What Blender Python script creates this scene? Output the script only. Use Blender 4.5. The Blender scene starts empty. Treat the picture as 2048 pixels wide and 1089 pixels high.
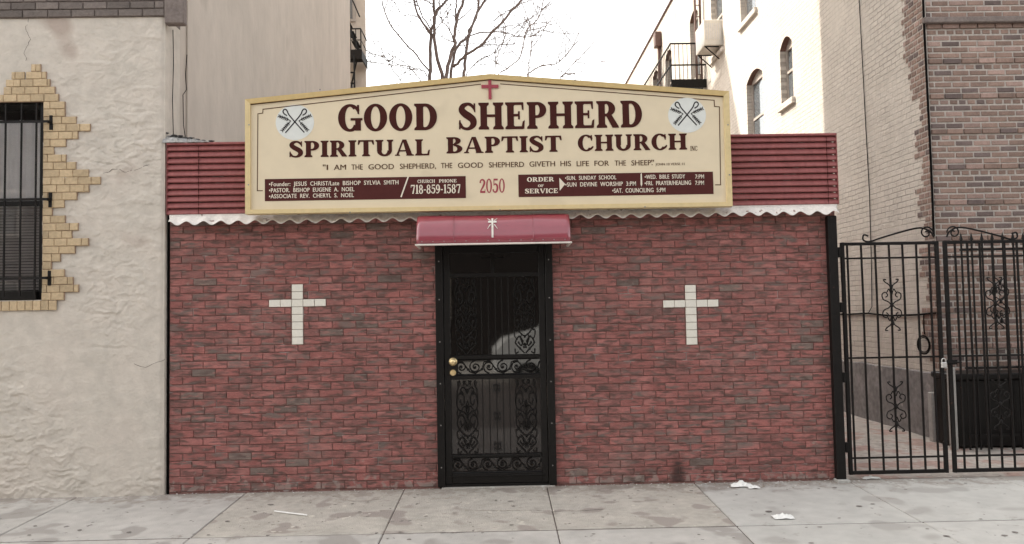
import bpy, math, random
from mathutils import Vector, Matrix, noise
random.seed(7)
R = random.random
U_ = random.uniform
S = bpy.context.scene
COL = S.collection
PI = math.pi

# ------------------------------------------------------------------ camera
F, CX, CY = 1600.0, 1024.0, 544.5
CAM = Vector((0, -7.1, 1.53))
ax = Vector(((1002 - CX) / F, -(625 - CY) / F, 1.0)).normalized()        # world Y in camera axes (right, up, forward)
ro = math.radians(1.03)
zx, zy = -math.sin(ro), math.cos(ro)
zz = Vector((zx, zy, -(zx * ax[0] + zy * ax[1]) / ax[2])).normalized()    # world Z
xx = Vector((0, 0, 0))
# right-handed camera axes are (right, up, back); use them for the cross product
yb = Vector((ax[0], ax[1], -ax[2])); zb = Vector((zz[0], zz[1], -zz[2]))
xb = yb.cross(zb)
def raydir(px, py):
    d = Vector(((px - CX) / F, -(py - CY) / F, -1.0))
    return Vector((d.dot(xb), d.dot(yb), d.dot(zb)))
def at(px, py, Y=0.0):
    d = raydir(px, py); return CAM + d * ((Y - CAM.y) / d.y)
def atx(px, py, X):
    d = raydir(px, py); return CAM + d * ((X - CAM.x) / d.x)
cd = bpy.data.cameras.new('camera'); co = bpy.data.objects.new('camera', cd); COL.objects.link(co)
M = Matrix(((xb[0], xb[1], xb[2]), (yb[0], yb[1], yb[2]), (zb[0], zb[1], zb[2])))
co.matrix_world = Matrix.Translation(CAM) @ M.to_4x4()
cd.sensor_width = 36; cd.lens = F / 2048 * 36; cd.clip_start = .1; cd.clip_end = 2000
S.camera = co

# ------------------------------------------------------------------ materials
def lin(c):
    return tuple((v / 255 / 12.92) if v / 255 <= .04045 else ((v / 255 + .055) / 1.055) ** 2.4 for v in c)
def mat(name, col, rough=.8, metal=0.0, spec=.5, var=.15, scale=6.0, bump=0.0, bscale=60.0, col2=None, attr=None,
        detail=6, stretch=(1, 1, 1), spots=None, thresh=(.45, .6), coat=0.0, ior=None, bdist=.01):
    m = bpy.data.materials.new(name); m.use_nodes = True
    nt = m.node_tree; N = nt.nodes; L = nt.links
    b = N['Principled BSDF']
    b.inputs['Roughness'].default_value = rough; b.inputs['Metallic'].default_value = metal
    b.inputs['Specular IOR Level'].default_value = spec
    b.inputs['Coat Weight'].default_value = coat
    if ior: b.inputs['IOR'].default_value = ior
    tc = N.new('ShaderNodeTexCoord'); mp = N.new('ShaderNodeMapping'); mp.inputs['Scale'].default_value = stretch
    geo = N.new('ShaderNodeNewGeometry')
    L.new(geo.outputs['Position'], mp.inputs['Vector'])
    n1 = N.new('ShaderNodeTexNoise'); n1.inputs['Scale'].default_value = scale; n1.inputs['Detail'].default_value = detail
    n1.inputs['Roughness'].default_value = .6
    L.new(mp.outputs[0], n1.inputs['Vector'])
    if attr:
        a = N.new('ShaderNodeAttribute'); a.attribute_name = attr; base = a.outputs['Color']
    else:
        rgb = N.new('ShaderNodeRGB'); rgb.outputs[0].default_value = (*col, 1); base = rgb.outputs[0]
    if col2 is not None:
        mr = N.new('ShaderNodeMapRange'); mr.inputs['From Min'].default_value = thresh[0]; mr.inputs['From Max'].default_value = thresh[1]
        L.new(n1.outputs['Fac'], mr.inputs['Value'])
        mx = N.new('ShaderNodeMix'); mx.data_type = 'RGBA'
        L.new(mr.outputs[0], mx.inputs['Factor']); L.new(base, mx.inputs[6]); mx.inputs[7].default_value = (*col2, 1)
        base = mx.outputs[2]
    n2 = N.new('ShaderNodeTexNoise'); n2.inputs['Scale'].default_value = scale * 5.3; n2.inputs['Detail'].default_value = 5
    L.new(mp.outputs[0], n2.inputs['Vector'])
    ad = N.new('ShaderNodeMath'); ad.operation = 'ADD'
    L.new(n1.outputs['Fac'], ad.inputs[0]); L.new(n2.outputs['Fac'], ad.inputs[1])
    mr2 = N.new('ShaderNodeMapRange'); mr2.inputs['From Min'].default_value = .7; mr2.inputs['From Max'].default_value = 1.3
    mr2.inputs['To Min'].default_value = 1 - var; mr2.inputs['To Max'].default_value = 1 + var
    L.new(ad.outputs[0], mr2.inputs['Value'])
    vm = N.new('ShaderNodeVectorMath'); vm.operation = 'SCALE'
    L.new(base, vm.inputs[0]); L.new(mr2.outputs[0], vm.inputs['Scale'])
    out = vm.outputs[0]
    if spots:   # (colour, scale, threshold) small dark or light flecks
        for sc, ss, st in spots:
            n3 = N.new('ShaderNodeTexNoise'); n3.inputs['Scale'].default_value = ss; n3.inputs['Detail'].default_value = 2
            L.new(mp.outputs[0], n3.inputs['Vector'])
            m3 = N.new('ShaderNodeMapRange'); m3.inputs['From Min'].default_value = st; m3.inputs['From Max'].default_value = st + .05
            L.new(n3.outputs['Fac'], m3.inputs['Value'])
            x3 = N.new('ShaderNodeMix'); x3.data_type = 'RGBA'
            L.new(m3.outputs[0], x3.inputs['Factor']); L.new(out, x3.inputs[6]); x3.inputs[7].default_value = (*sc, 1)
            out = x3.outputs[2]
    L.new(out, b.inputs['Base Color'])
    if bump:
        bn = N.new('ShaderNodeTexNoise'); bn.inputs['Scale'].default_value = bscale; bn.inputs['Detail'].default_value = 6
        L.new(mp.outputs[0], bn.inputs['Vector'])
        bp = N.new('ShaderNodeBump'); bp.inputs['Strength'].default_value = bump; bp.inputs['Distance'].default_value = bdist
        L.new(bn.outputs['Fac'], bp.inputs['Height']); L.new(bp.outputs[0], b.inputs['Normal'])
    return m

BR = (0.26, 0.085, 0.078)
m_brick = mat('church_brick', BR, .85, spec=.25, var=.30, scale=14, bump=.6, bscale=55, attr='bc', stretch=(1, 1, 2.6), col2=None, spots=[((.40, .31, .28), 30, .73)])
def smudged(m):
    nt = m.node_tree; N = nt.nodes; L = nt.links; b = N['Principled BSDF']; src = b.inputs['Base Color'].links[0].from_socket
    geo = N.new('ShaderNodeNewGeometry'); at_ = N.new('ShaderNodeAttribute'); at_.attribute_name = 'bc'
    o = N.new('ShaderNodeVectorMath'); o.operation = 'SCALE'; o.inputs['Scale'].default_value = 400; L.new(at_.outputs['Color'], o.inputs[0])
    a = N.new('ShaderNodeVectorMath'); a.operation = 'MULTIPLY_ADD'; a.inputs[1].default_value = (9, 9, 38); L.new(geo.outputs['Position'], a.inputs[0]); L.new(o.outputs[0], a.inputs[2])
    for (lo, hi, col, mx_, sc) in ((.46, .62, (.095, .062, .054), .9, 1.0), (.54, .64, (.16, .13, .115), .75, .5), (.54, .68, (.46, .19, .17), .65, .8)):
        n = N.new('ShaderNodeTexNoise'); n.inputs['Scale'].default_value = sc; n.inputs['Detail'].default_value = 4; n.inputs['Roughness'].default_value = .55; L.new(a.outputs[0], n.inputs['Vector'])
        r = N.new('ShaderNodeMapRange'); r.inputs['From Min'].default_value = lo; r.inputs['From Max'].default_value = hi; r.inputs['To Max'].default_value = mx_; L.new(n.outputs['Fac'], r.inputs['Value'])
        x = N.new('ShaderNodeMix'); x.data_type = 'RGBA'; L.new(r.outputs[0], x.inputs['Factor']); L.new(src, x.inputs[6]); x.inputs[7].default_value = (*col, 1); src = x.outputs[2]
        add = N.new('ShaderNodeVectorMath'); add.operation = 'ADD'; add.inputs[1].default_value = (31.7, 11.3, 5.1); L.new(a.outputs[0], add.inputs[0]); a = add
    # splash and dirt band along the foot of the wall
    sp = N.new('ShaderNodeSeparateXYZ'); L.new(geo.outputs['Position'], sp.inputs[0])
    h = N.new('ShaderNodeMapRange'); h.inputs['From Min'].default_value = .0; h.inputs['From Max'].default_value = .16; h.inputs['To Min'].default_value = .22; h.inputs['To Max'].default_value = 0; L.new(sp.outputs['Z'], h.inputs['Value'])
    n = N.new('ShaderNodeTexNoise'); n.inputs['Scale'].default_value = 14; n.inputs['Detail'].default_value = 6; L.new(geo.outputs['Position'], n.inputs['Vector'])
    ad = N.new('ShaderNodeMath'); ad.operation = 'ADD'; L.new(h.outputs[0], ad.inputs[0]); L.new(n.outputs['Fac'], ad.inputs[1])
    r = N.new('ShaderNodeMapRange'); r.inputs['From Min'].default_value = .66; r.inputs['From Max'].default_value = .74; r.inputs['To Max'].default_value = .6; L.new(ad.outputs[0], r.inputs['Value'])
    x = N.new('ShaderNodeMix'); x.data_type = 'RGBA'; L.new(r.outputs[0], x.inputs['Factor']); L.new(src, x.inputs[6]); x.inputs[7].default_value = (.33, .27, .24, 1)
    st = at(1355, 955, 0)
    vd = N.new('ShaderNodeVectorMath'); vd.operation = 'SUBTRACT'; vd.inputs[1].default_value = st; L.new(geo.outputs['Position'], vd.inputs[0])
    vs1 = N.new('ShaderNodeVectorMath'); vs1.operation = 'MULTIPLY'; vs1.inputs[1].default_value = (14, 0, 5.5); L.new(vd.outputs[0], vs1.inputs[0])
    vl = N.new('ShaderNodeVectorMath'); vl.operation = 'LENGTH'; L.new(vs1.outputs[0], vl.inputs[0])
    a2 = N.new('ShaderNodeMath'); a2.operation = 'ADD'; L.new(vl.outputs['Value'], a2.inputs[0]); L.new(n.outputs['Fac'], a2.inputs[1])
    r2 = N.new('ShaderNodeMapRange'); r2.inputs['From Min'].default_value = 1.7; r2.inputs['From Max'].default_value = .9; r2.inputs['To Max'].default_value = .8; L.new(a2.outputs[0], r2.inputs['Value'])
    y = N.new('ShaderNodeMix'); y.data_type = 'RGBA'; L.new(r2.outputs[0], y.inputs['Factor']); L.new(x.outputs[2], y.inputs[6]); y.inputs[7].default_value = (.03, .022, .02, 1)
    # pale lime bloom in patches
    n6 = N.new('ShaderNodeTexNoise'); n6.inputs['Scale'].default_value = 1.6; n6.inputs['Detail'].default_value = 8; n6.inputs['Roughness'].default_value = .7; L.new(geo.outputs['Position'], n6.inputs['Vector'])
    r6 = N.new('ShaderNodeMapRange'); r6.inputs['From Min'].default_value = .52; r6.inputs['From Max'].default_value = .74; r6.inputs['To Max'].default_value = .42; L.new(n6.outputs['Fac'], r6.inputs['Value'])
    x6 = N.new('ShaderNodeMix'); x6.data_type = 'RGBA'; L.new(r6.outputs[0], x6.inputs['Factor']); L.new(y.outputs[2], x6.inputs[6]); x6.inputs[7].default_value = (.30, .20, .175, 1)
    r7 = N.new('ShaderNodeMapRange'); r7.inputs['From Min'].default_value = .47; r7.inputs['From Max'].default_value = .30; r7.inputs['To Max'].default_value = .45; L.new(n6.outputs['Fac'], r7.inputs['Value'])
    x7 = N.new('ShaderNodeMix'); x7.data_type = 'RGBA'; L.new(r7.outputs[0], x7.inputs['Factor']); L.new(x6.outputs[2], x7.inputs[6]); x7.inputs[7].default_value = (.19, .085, .075, 1)
    L.new(x7.outputs[2], b.inputs['Base Color'])
smudged(m_brick)
m_mortar = mat('church_mortar', (.225, .115, .10), .95, var=.3, scale=9, bump=.4, bscale=90, spots=[((.40, .33, .31), 5, .60)])
m_bbrick = mat('brown_brick', BR, .9, var=.22, scale=12, bump=.5, bscale=60, attr='bc')
m_bmortar = mat('pale_mortar', (.45, .40, .36), .95, var=.2, scale=8, bump=.4, bscale=80)
m_ybrick = mat('yellow_brick', BR, .85, var=.16, scale=9, bump=.4, bscale=50, attr='bc')
m_stucco = mat('stucco', (.575, .52, .455), .92, var=.12, scale=2.2, bump=.5, bscale=38, col2=(.535, .475, .415), thresh=(.4, .7), spots=[((.42, .345, .295), 1.1, .66), ((.40, .34, .30), 30, .76)])
m_plaster = mat('side_plaster', (.535, .47, .41), .92, var=.10, scale=.8, bump=.3, bscale=14, stretch=(1, 1, .5), spots=[((.47, .41, .355), 1.6, .66)], bdist=.02)
m_brownstone = mat('brown_stone', (.19, .155, .14), .9, var=.25, scale=8, bump=.5, bscale=40)
m_siding = mat('red_siding', (.30, .098, .094), .5, spec=.3, var=.2, scale=4, stretch=(1.6, 1, .7), col2=(.26, .09, .088), thresh=(.45, .65), spots=[((.42, .2, .19), 55, .76)])
m_white = mat('white_edge', (.72, .67, .62), .6, var=.15, scale=8, spots=[((.30, .22, .19), 17, .66)])
m_black = mat('black_enamel', (.0075, .0062, .0056), .38, spec=.25, var=.25, scale=15, bump=.1, bscale=70)
m_iron = mat('dark_iron', (.0085, .0068, .0062), .55, spec=.2, var=.4, scale=20, bump=.2, bscale=70, spots=[((.045, .022, .016), 25, .70)])
m_gap = mat('gap_dark', (.004, .0035, .0035), .9, spec=.1)
m_glass_d = mat('dark_glass', (.002, .0018, .0018), .03, var=.2, spec=.5, ior=1.75)
m_glass_l = mat('reflection_brown_glass', (.036, .028, .025), .06, var=.2, spec=.5, ior=1.6)  # brown base colour paints in the pavement mirrored in the lower pane
m_brass = mat('worn_brass', (.80, .62, .34), .32, metal=.8, var=.2, scale=40)
m_steel = mat('bare_steel', (.62, .60, .58), .4, metal=.7, var=.2, scale=40)
m_screw = mat('screw_zinc', (.30, .28, .27), .45, metal=.5)
m_awn = mat('burgundy_vinyl', (.27, .036, .056), .42, spec=.4, var=.07, scale=3, coat=.8, bump=.12, bscale=5, bdist=.025)
m_awn.node_tree.nodes['Principled BSDF'].inputs['Coat Roughness'].default_value = .13
m_awn.node_tree.nodes['Principled BSDF'].inputs['Coat IOR'].default_value = 1.75
m_trimw = mat('white_trim', (.72, .66, .60), .5, var=.1, scale=10)
m_tile = mat('white_tile', (.74, .70, .62), .3, var=.06, scale=12, spots=[((.5, .45, .38), 30, .72)])
m_board = mat('cream_board', (.72, .61, .44), .55, spec=.2, var=.04, scale=1.4, spots=[((.67, .565, .405), 2.3, .66)])
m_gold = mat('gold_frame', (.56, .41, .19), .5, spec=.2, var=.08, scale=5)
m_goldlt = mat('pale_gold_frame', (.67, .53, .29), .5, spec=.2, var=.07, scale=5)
m_maroon = mat('maroon_paint', (.058, .016, .013), .6, spec=.08, var=.07, scale=5)
m_panel = mat('maroon_panel', (.082, .024, .022), .6, spec=.08, var=.06, scale=5)
m_brownln = mat('brown_paint', (.09, .042, .022), .6, spec=.05, var=.1)
m_redp = mat('red_paint', (.34, .045, .065), .45, var=.08)
m_disc = mat('pale_disc', (.68, .69, .655), .5, var=.04)
m_ink = mat('dark_ink', (.022, .018, .020), .6, spec=.1, var=.1)
m_cream = mat('cream_paint', (.74, .66, .54), .5, var=.05)
m_alley = mat('painted_brick', (.57, .515, .455), .85, var=.08, scale=1.5)
m_greybase = mat('grey_base_paint', (.21, .195, .19), .85, var=.35, scale=3, bump=.6, bscale=20, spots=[((.35, .32, .30), 6, .66)])
m_walk1 = mat('slab_grey', (.44, .415, .385), .9, var=.14, scale=1.7, bump=.4, bscale=120, spots=[((.33, .305, .28), 2.2, .56), ((.19, .17, .16), 15, .705), ((.47, .45, .415), 5, .66)])
m_walk2 = mat('slab_beige', (.435, .40, .352), .92, var=.17, scale=2.6, bump=.6, bscale=100, spots=[((.32, .28, .25), 3.2, .58), ((.15, .13, .12), 19, .695), ((.56, .52, .45), 11, .69)])
m_walk3 = mat('slab_light', (.46, .445, .415), .9, var=.10, scale=1.6, bump=.3, bscale=130, spots=[((.37, .35, .325), 1.8, .58), ((.22, .20, .19), 13, .71)])
def wall_dirt(m):
    nt = m.node_tree; N = nt.nodes; L = nt.links; b = N['Principled BSDF']; src = b.inputs['Base Color'].links[0].from_socket
    geo = N.new('ShaderNodeNewGeometry'); sp = N.new('ShaderNodeSeparateXYZ'); L.new(geo.outputs['Position'], sp.inputs[0])
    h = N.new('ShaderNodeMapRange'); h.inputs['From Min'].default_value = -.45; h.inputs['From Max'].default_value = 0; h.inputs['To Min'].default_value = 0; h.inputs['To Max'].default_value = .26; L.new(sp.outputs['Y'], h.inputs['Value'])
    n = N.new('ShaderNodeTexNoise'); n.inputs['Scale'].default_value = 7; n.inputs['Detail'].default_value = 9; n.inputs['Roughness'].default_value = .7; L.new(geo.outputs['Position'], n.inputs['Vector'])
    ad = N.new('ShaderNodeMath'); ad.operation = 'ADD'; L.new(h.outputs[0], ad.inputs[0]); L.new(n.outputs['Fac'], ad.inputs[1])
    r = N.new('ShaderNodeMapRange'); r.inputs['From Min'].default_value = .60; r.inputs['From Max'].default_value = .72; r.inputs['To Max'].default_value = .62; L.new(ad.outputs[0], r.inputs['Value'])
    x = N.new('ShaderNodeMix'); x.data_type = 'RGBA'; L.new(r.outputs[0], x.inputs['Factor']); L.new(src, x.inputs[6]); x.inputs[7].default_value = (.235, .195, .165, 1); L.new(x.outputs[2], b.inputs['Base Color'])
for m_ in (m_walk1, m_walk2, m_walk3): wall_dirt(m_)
m_joint = mat('joint_dirt', (.085, .066, .058), .95, var=.4, scale=20)
m_dirt = mat('yard_dirt', (.27, .225, .19), .95, var=.3, scale=3, bump=.8, bscale=25, bdist=.03)
m_road = mat('asphalt', (.055, .052, .05), .9, var=.3, scale=4, bump=.4, bscale=90)
m_kerb = mat('kerb_concrete', (.40, .385, .36), .9, var=.15, scale=6, bump=.4, bscale=80)
m_bark = mat('bark', (.17, .13, .118), .9, var=.3, scale=15, bump=.6, bscale=30)
m_paper = mat('white_paper', (.78, .77, .74), .7, var=.06)
m_leaf = mat('litter_bits', (.30, .24, .18), .9, var=.5, scale=30)
m_curtain = mat('net_curtain', (.80, .77, .76), .8, var=.06)
m_blind = mat('window_blind', (.30, .27, .26), .7, var=.1)
m_frame_l = mat('sash_paint', (.40, .35, .31), .6, var=.12)
m_pane = mat('window_glass', (.10, .11, .12), .05, var=.3, spec=.6, ior=1.7)
m_lintel = mat('brown_lintel', (.17, .095, .075), .85, var=.25)
m_ac = mat('ac_plastic', (.66, .62, .55), .5, var=.08)
m_tar = mat('tar_roof', (.07, .065, .063), .9, var=.3)
m_flash = mat('grey_flashing', (.30, .29, .28), .45, metal=.3, var=.4, scale=14, bump=.6, bscale=20)
m_car = mat('white_car_paint', (.85, .85, .84), .3, coat=.6, var=.02)
m_tyre = mat('tyre_rubber', (.02, .02, .02), .8)
m_opp = mat('far_brick', (.02, .014, .012), .9, var=.3, scale=5)
m_pipe = mat('pipe_brown', (.12, .065, .052), .6, var=.25)

# painted brick: courses as bump on the X-facing wall
def painted(m, strength=.9):
    nt = m.node_tree; N = nt.nodes; L = nt.links; b = N['Principled BSDF']
    geo = N.new('ShaderNodeNewGeometry'); sp = N.new('ShaderNodeSeparateXYZ'); L.new(geo.outputs['Position'], sp.inputs[0])
    cb = N.new('ShaderNodeCombineXYZ')
    L.new(sp.outputs['Y'], cb.inputs['X']); L.new(sp.outputs['Z'], cb.inputs['Y'])
    nz = N.new('ShaderNodeTexNoise'); nz.inputs['Scale'].default_value = 5; L.new(geo.outputs['Position'], nz.inputs['Vector'])
    sc = N.new('ShaderNodeVectorMath'); sc.operation = 'SCALE'; sc.inputs['Scale'].default_value = .018; L.new(nz.outputs['Color'], sc.inputs[0])
    av = N.new('ShaderNodeVectorMath'); av.operation = 'ADD'; L.new(cb.outputs[0], av.inputs[0]); L.new(sc.outputs[0], av.inputs[1])
    bt = N.new('ShaderNodeTexBrick'); bt.inputs['Scale'].default_value = 1; bt.inputs['Brick Width'].default_value = .21
    bt.inputs['Row Height'].default_value = .07; bt.inputs['Mortar Size'].default_value = .007; bt.inputs['Mortar Smooth'].default_value = .5
    bt.inputs['Color1'].default_value = (1, 1, 1, 1); bt.inputs['Color2'].default_value = (.80, .80, .80, 1); bt.inputs['Mortar'].default_value = (0, 0, 0, 1)
    L.new(av.outputs[0], bt.inputs['Vector'])
    bw = N.new('ShaderNodeRGBToBW'); L.new(bt.outputs['Color'], bw.inputs[0])
    n4 = N.new('ShaderNodeTexNoise'); n4.inputs['Scale'].default_value = 22; n4.inputs['Detail'].default_value = 6; L.new(geo.outputs['Position'], n4.inputs['Vector'])
    # patches where the joints are filled with paint
    n5 = N.new('ShaderNodeTexNoise'); n5.inputs['Scale'].default_value = 1.7; n5.inputs['Detail'].default_value = 3; L.new(geo.outputs['Position'], n5.inputs['Vector'])
    mr = N.new('ShaderNodeMapRange'); mr.inputs['From Min'].default_value = .35; mr.inputs['From Max'].default_value = .55; mr.inputs['To Min'].default_value = .25
    L.new(n5.outputs['Fac'], mr.inputs['Value'])
    mu = N.new('ShaderNodeMath'); mu.operation = 'MULTIPLY'; L.new(bw.outputs[0], mu.inputs[0]); L.new(mr.outputs[0], mu.inputs[1])
    ad = N.new('ShaderNodeMath'); ad.operation = 'ADD'; L.new(mu.outputs[0], ad.inputs[0]); L.new(n4.outputs['Fac'], ad.inputs[1])
    src = b.inputs['Base Color'].links[0].from_socket
    jd = N.new('ShaderNodeMapRange'); jd.inputs['From Min'].default_value = .5; jd.inputs['From Max'].default_value = 0; jd.inputs['To Max'].default_value = 1; L.new(bw.outputs[0], jd.inputs['Value'])
    j2 = N.new('ShaderNodeMath'); j2.operation = 'MULTIPLY'; L.new(jd.outputs[0], j2.inputs[0]); L.new(mr.outputs[0], j2.inputs[1])
    j3 = N.new('ShaderNodeMath'); j3.operation = 'MULTIPLY'; L.new(j2.outputs[0], j3.inputs[0]); L.new(n4.outputs['Fac'], j3.inputs[1])
    jx = N.new('ShaderNodeMix'); jx.data_type = 'RGBA'; L.new(j3.outputs[0], jx.inputs['Factor']); L.new(src, jx.inputs[6]); jx.inputs[7].default_value = (.20, .165, .14, 1); L.new(jx.outputs[2], b.inputs['Base Color'])
    bp = N.new('ShaderNodeBump'); bp.inputs['Strength'].default_value = strength; bp.inputs['Distance'].default_value = .012
    L.new(ad.outputs[0], bp.inputs['Height']); L.new(bp.outputs[0], b.inputs['Normal'])
painted(m_alley)

# ------------------------------------------------------------------ mesh builder
OFF = {}
class MB:
    def __init__(s): s.v = []; s.f = []; s.c = []; s.m = []; s.cur = None; s.mi = 0
    def face(s, pts):
        i = len(s.v); s.v += [tuple(p) for p in pts]; s.f.append(list(range(i, i + len(pts)))); s.c.append(s.cur); s.m.append(s.mi)
    def idx(s, vs, fs):
        i = len(s.v); s.v += [tuple(p) for p in vs]
        for f in fs: s.f.append([i + k for k in f]); s.c.append(s.cur); s.m.append(s.mi)
    def box(s, x0, x1, y0, y1, z0, z1, bev=0):
        if x0 > x1: x0, x1 = x1, x0
        if y0 > y1: y0, y1 = y1, y0
        if z0 > z1: z0, z1 = z1, z0
        if bev <= 0:
            vs = [(x, y, z) for x in (x0, x1) for y in (y0, y1) for z in (z0, z1)]
            s.idx(vs, [(0, 1, 3, 2), (4, 6, 7, 5), (0, 4, 5, 1), (2, 3, 7, 6), (0, 2, 6, 4), (1, 5, 7, 3)]); return
        b = min(bev, (x1 - x0) / 2.01, (y1 - y0) / 2.01, (z1 - z0) / 2.01)
        X = (x0, x1); Y = (y0, y1); Z = (z0, z1); vs = []; ix = {}
        for i in (0, 1):
            for j in (0, 1):
                for k in (0, 1):
                    sx, sy, sz = 1 - 2 * i, 1 - 2 * j, 1 - 2 * k
                    ix[i, j, k, 0] = len(vs); vs.append((X[i], Y[j] + sy * b, Z[k] + sz * b))
                    ix[i, j, k, 1] = len(vs); vs.append((X[i] + sx * b, Y[j], Z[k] + sz * b))
                    ix[i, j, k, 2] = len(vs); vs.append((X[i] + sx * b, Y[j] + sy * b, Z[k]))
        fs = []
        for i in (0, 1):
            fs.append([ix[i, 0, 0, 0], ix[i, 1, 0, 0], ix[i, 1, 1, 0], ix[i, 0, 1, 0]])
            fs.append([ix[0, i, 0, 1], ix[1, i, 0, 1], ix[1, i, 1, 1], ix[0, i, 1, 1]])
            fs.append([ix[0, 0, i, 2], ix[1, 0, i, 2], ix[1, 1, i, 2], ix[0, 1, i, 2]])
        for a in (0, 1):
            for c in (0, 1):
                fs.append([ix[a, c, 0, 0], ix[a, c, 1, 0], ix[a, c, 1, 1], ix[a, c, 0, 1]])
                fs.append([ix[a, 0, c, 0], ix[a, 1, c, 0], ix[a, 1, c, 2], ix[a, 0, c, 2]])
                fs.append([ix[0, a, c, 1], ix[1, a, c, 1], ix[1, a, c, 2], ix[0, a, c, 2]])
        for i in (0, 1):
            for j in (0, 1):
                for k in (0, 1): fs.append([ix[i, j, k, 0], ix[i, j, k, 1], ix[i, j, k, 2]])
        s.idx(vs, fs)
    def prism(s, poly, y0, y1):      # poly of (x,z), extruded along Y
        n = len(poly)
        vs = [(p[0], y0, p[1]) for p in poly] + [(p[0], y1, p[1]) for p in poly]
        s.idx(vs, [list(range(n)), list(range(n, 2 * n))[::-1]] + [(i, (i + 1) % n, n + (i + 1) % n, n + i) for i in range(n)])
    def prismx(s, poly, x0, x1):     # poly of (y,z), extruded along X
        n = len(poly)
        vs = [(x0, p[0], p[1]) for p in poly] + [(x1, p[0], p[1]) for p in poly]
        s.idx(vs, [list(range(n)), list(range(n, 2 * n))[::-1]] + [(i, (i + 1) % n, n + (i + 1) % n, n + i) for i in range(n)])
    def tube(s, pts, r, n=6, cap=True):
        pts = [Vector(p) for p in pts]
        if len(pts) < 2: return
        rs = r if isinstance(r, (list, tuple)) else [r] * len(pts)
        rings = []; up = None
        for i, p in enumerate(pts):
            t = (pts[min(i + 1, len(pts) - 1)] - pts[max(i - 1, 0)])
            if t.length < 1e-9: t = Vector((0, 0, 1))
            t.normalize()
            if up is None:
                up = Vector((0, 1, 0)) if abs(t.y) < .8 else Vector((1, 0, 0))
            a = (up - t * up.dot(t))
            if a.length < 1e-6: a = t.orthogonal()
            a.normalize(); up = a; b = t.cross(a)
            rings.append([p + (a * math.cos(2 * PI * k / n + PI / n) + b * math.sin(2 * PI * k / n + PI / n)) * rs[i] for k in range(n)])
        vs = [v for rg in rings for v in rg]; fs = []
        for i in range(len(rings) - 1):
            for k in range(n):
                fs.append((i * n + k, i * n + (k + 1) % n, (i + 1) * n + (k + 1) % n, (i + 1) * n + k))
        if cap: fs.append(list(range(n))[::-1]); fs.append([(len(rings) - 1) * n + k for k in range(n)])
        s.idx(vs, fs)
    def disc(s, c, r, y0, y1, n=20, rz=None):
        rz = rz or r
        s.prism([(c[0] + r * math.cos(2 * PI * k / n), c[1] + rz * math.sin(2 * PI * k / n)) for k in range(n)], y0, y1)
    def ball(s, c, r, n=10, sc=(1, 1, 1)):
        vs = []; fs = []
        for i in range(n + 1):
            th = PI * i / n
            for k in range(n): ph = 2 * PI * k / n; vs.append((c[0] + r * sc[0] * math.sin(th) * math.cos(ph), c[1] + r * sc[1] * math.sin(th) * math.sin(ph), c[2] + r * sc[2] * math.cos(th)))
        for i in range(n):
            for k in range(n): fs.append((i * n + k, (i + 1) * n + k, (i + 1) * n + (k + 1) % n, i * n + (k + 1) % n))
        s.idx(vs, fs)
    def build(s, name, m, parent=None, smooth=False, label=None, cat=None, group=None, kind=None, mats=None):
        o0 = OFF.get(parent, Vector((0, 0, 0))) if parent else None
        if o0 is None:
            if kind == 'structure': o0 = Vector((0, 0, 0))
            else:
                xs = [v[0] for v in s.v]; ys = [v[1] for v in s.v]; zs = [v[2] for v in s.v]
                o0 = Vector(((min(xs) + max(xs)) / 2, (min(ys) + max(ys)) / 2, min(zs)))
        me = bpy.data.meshes.new(name)
        me.from_pydata([(v[0] - o0.x, v[1] - o0.y, v[2] - o0.z) for v in s.v], [], s.f)
        for mm in (mats or [m]): me.materials.append(mm)
        if mats:
            for p, i in zip(me.polygons, s.m): p.material_index = i
        if any(c is not None for c in s.c):
            a = me.color_attributes.new('bc', 'FLOAT_COLOR', 'CORNER'); k = 0
            for p, c in zip(me.polygons, s.c):
                for _ in range(p.loop_total): a.data[k].color = (*(c or (.5, .5, .5)), 1); k += 1
        if smooth:
            for p in me.polygons: p.use_smooth = True
        import bmesh
        bm = bmesh.new(); bm.from_mesh(me); bmesh.ops.recalc_face_normals(bm, faces=bm.faces); bm.to_mesh(me); bm.free()
        me.update()
        o = bpy.data.objects.new(name, me); COL.objects.link(o)
        OFF[o.name] = o0; OFF[o] = o0
        if parent: o.parent = parent
        else: o.location = o0
        if label: o['label'] = label
        if cat: o['category'] = cat
        if group: o['group'] = group
        if kind: o['kind'] = kind
        return o
def thing(name, loc, label, cat, group=None):
    o = bpy.data.objects.new(name, None); COL.objects.link(o); o.location = loc; o.empty_display_size = .2
    OFF[o] = Vector(loc); o['label'] = label; o['category'] = cat
    if group: o['group'] = group
    return o

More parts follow.
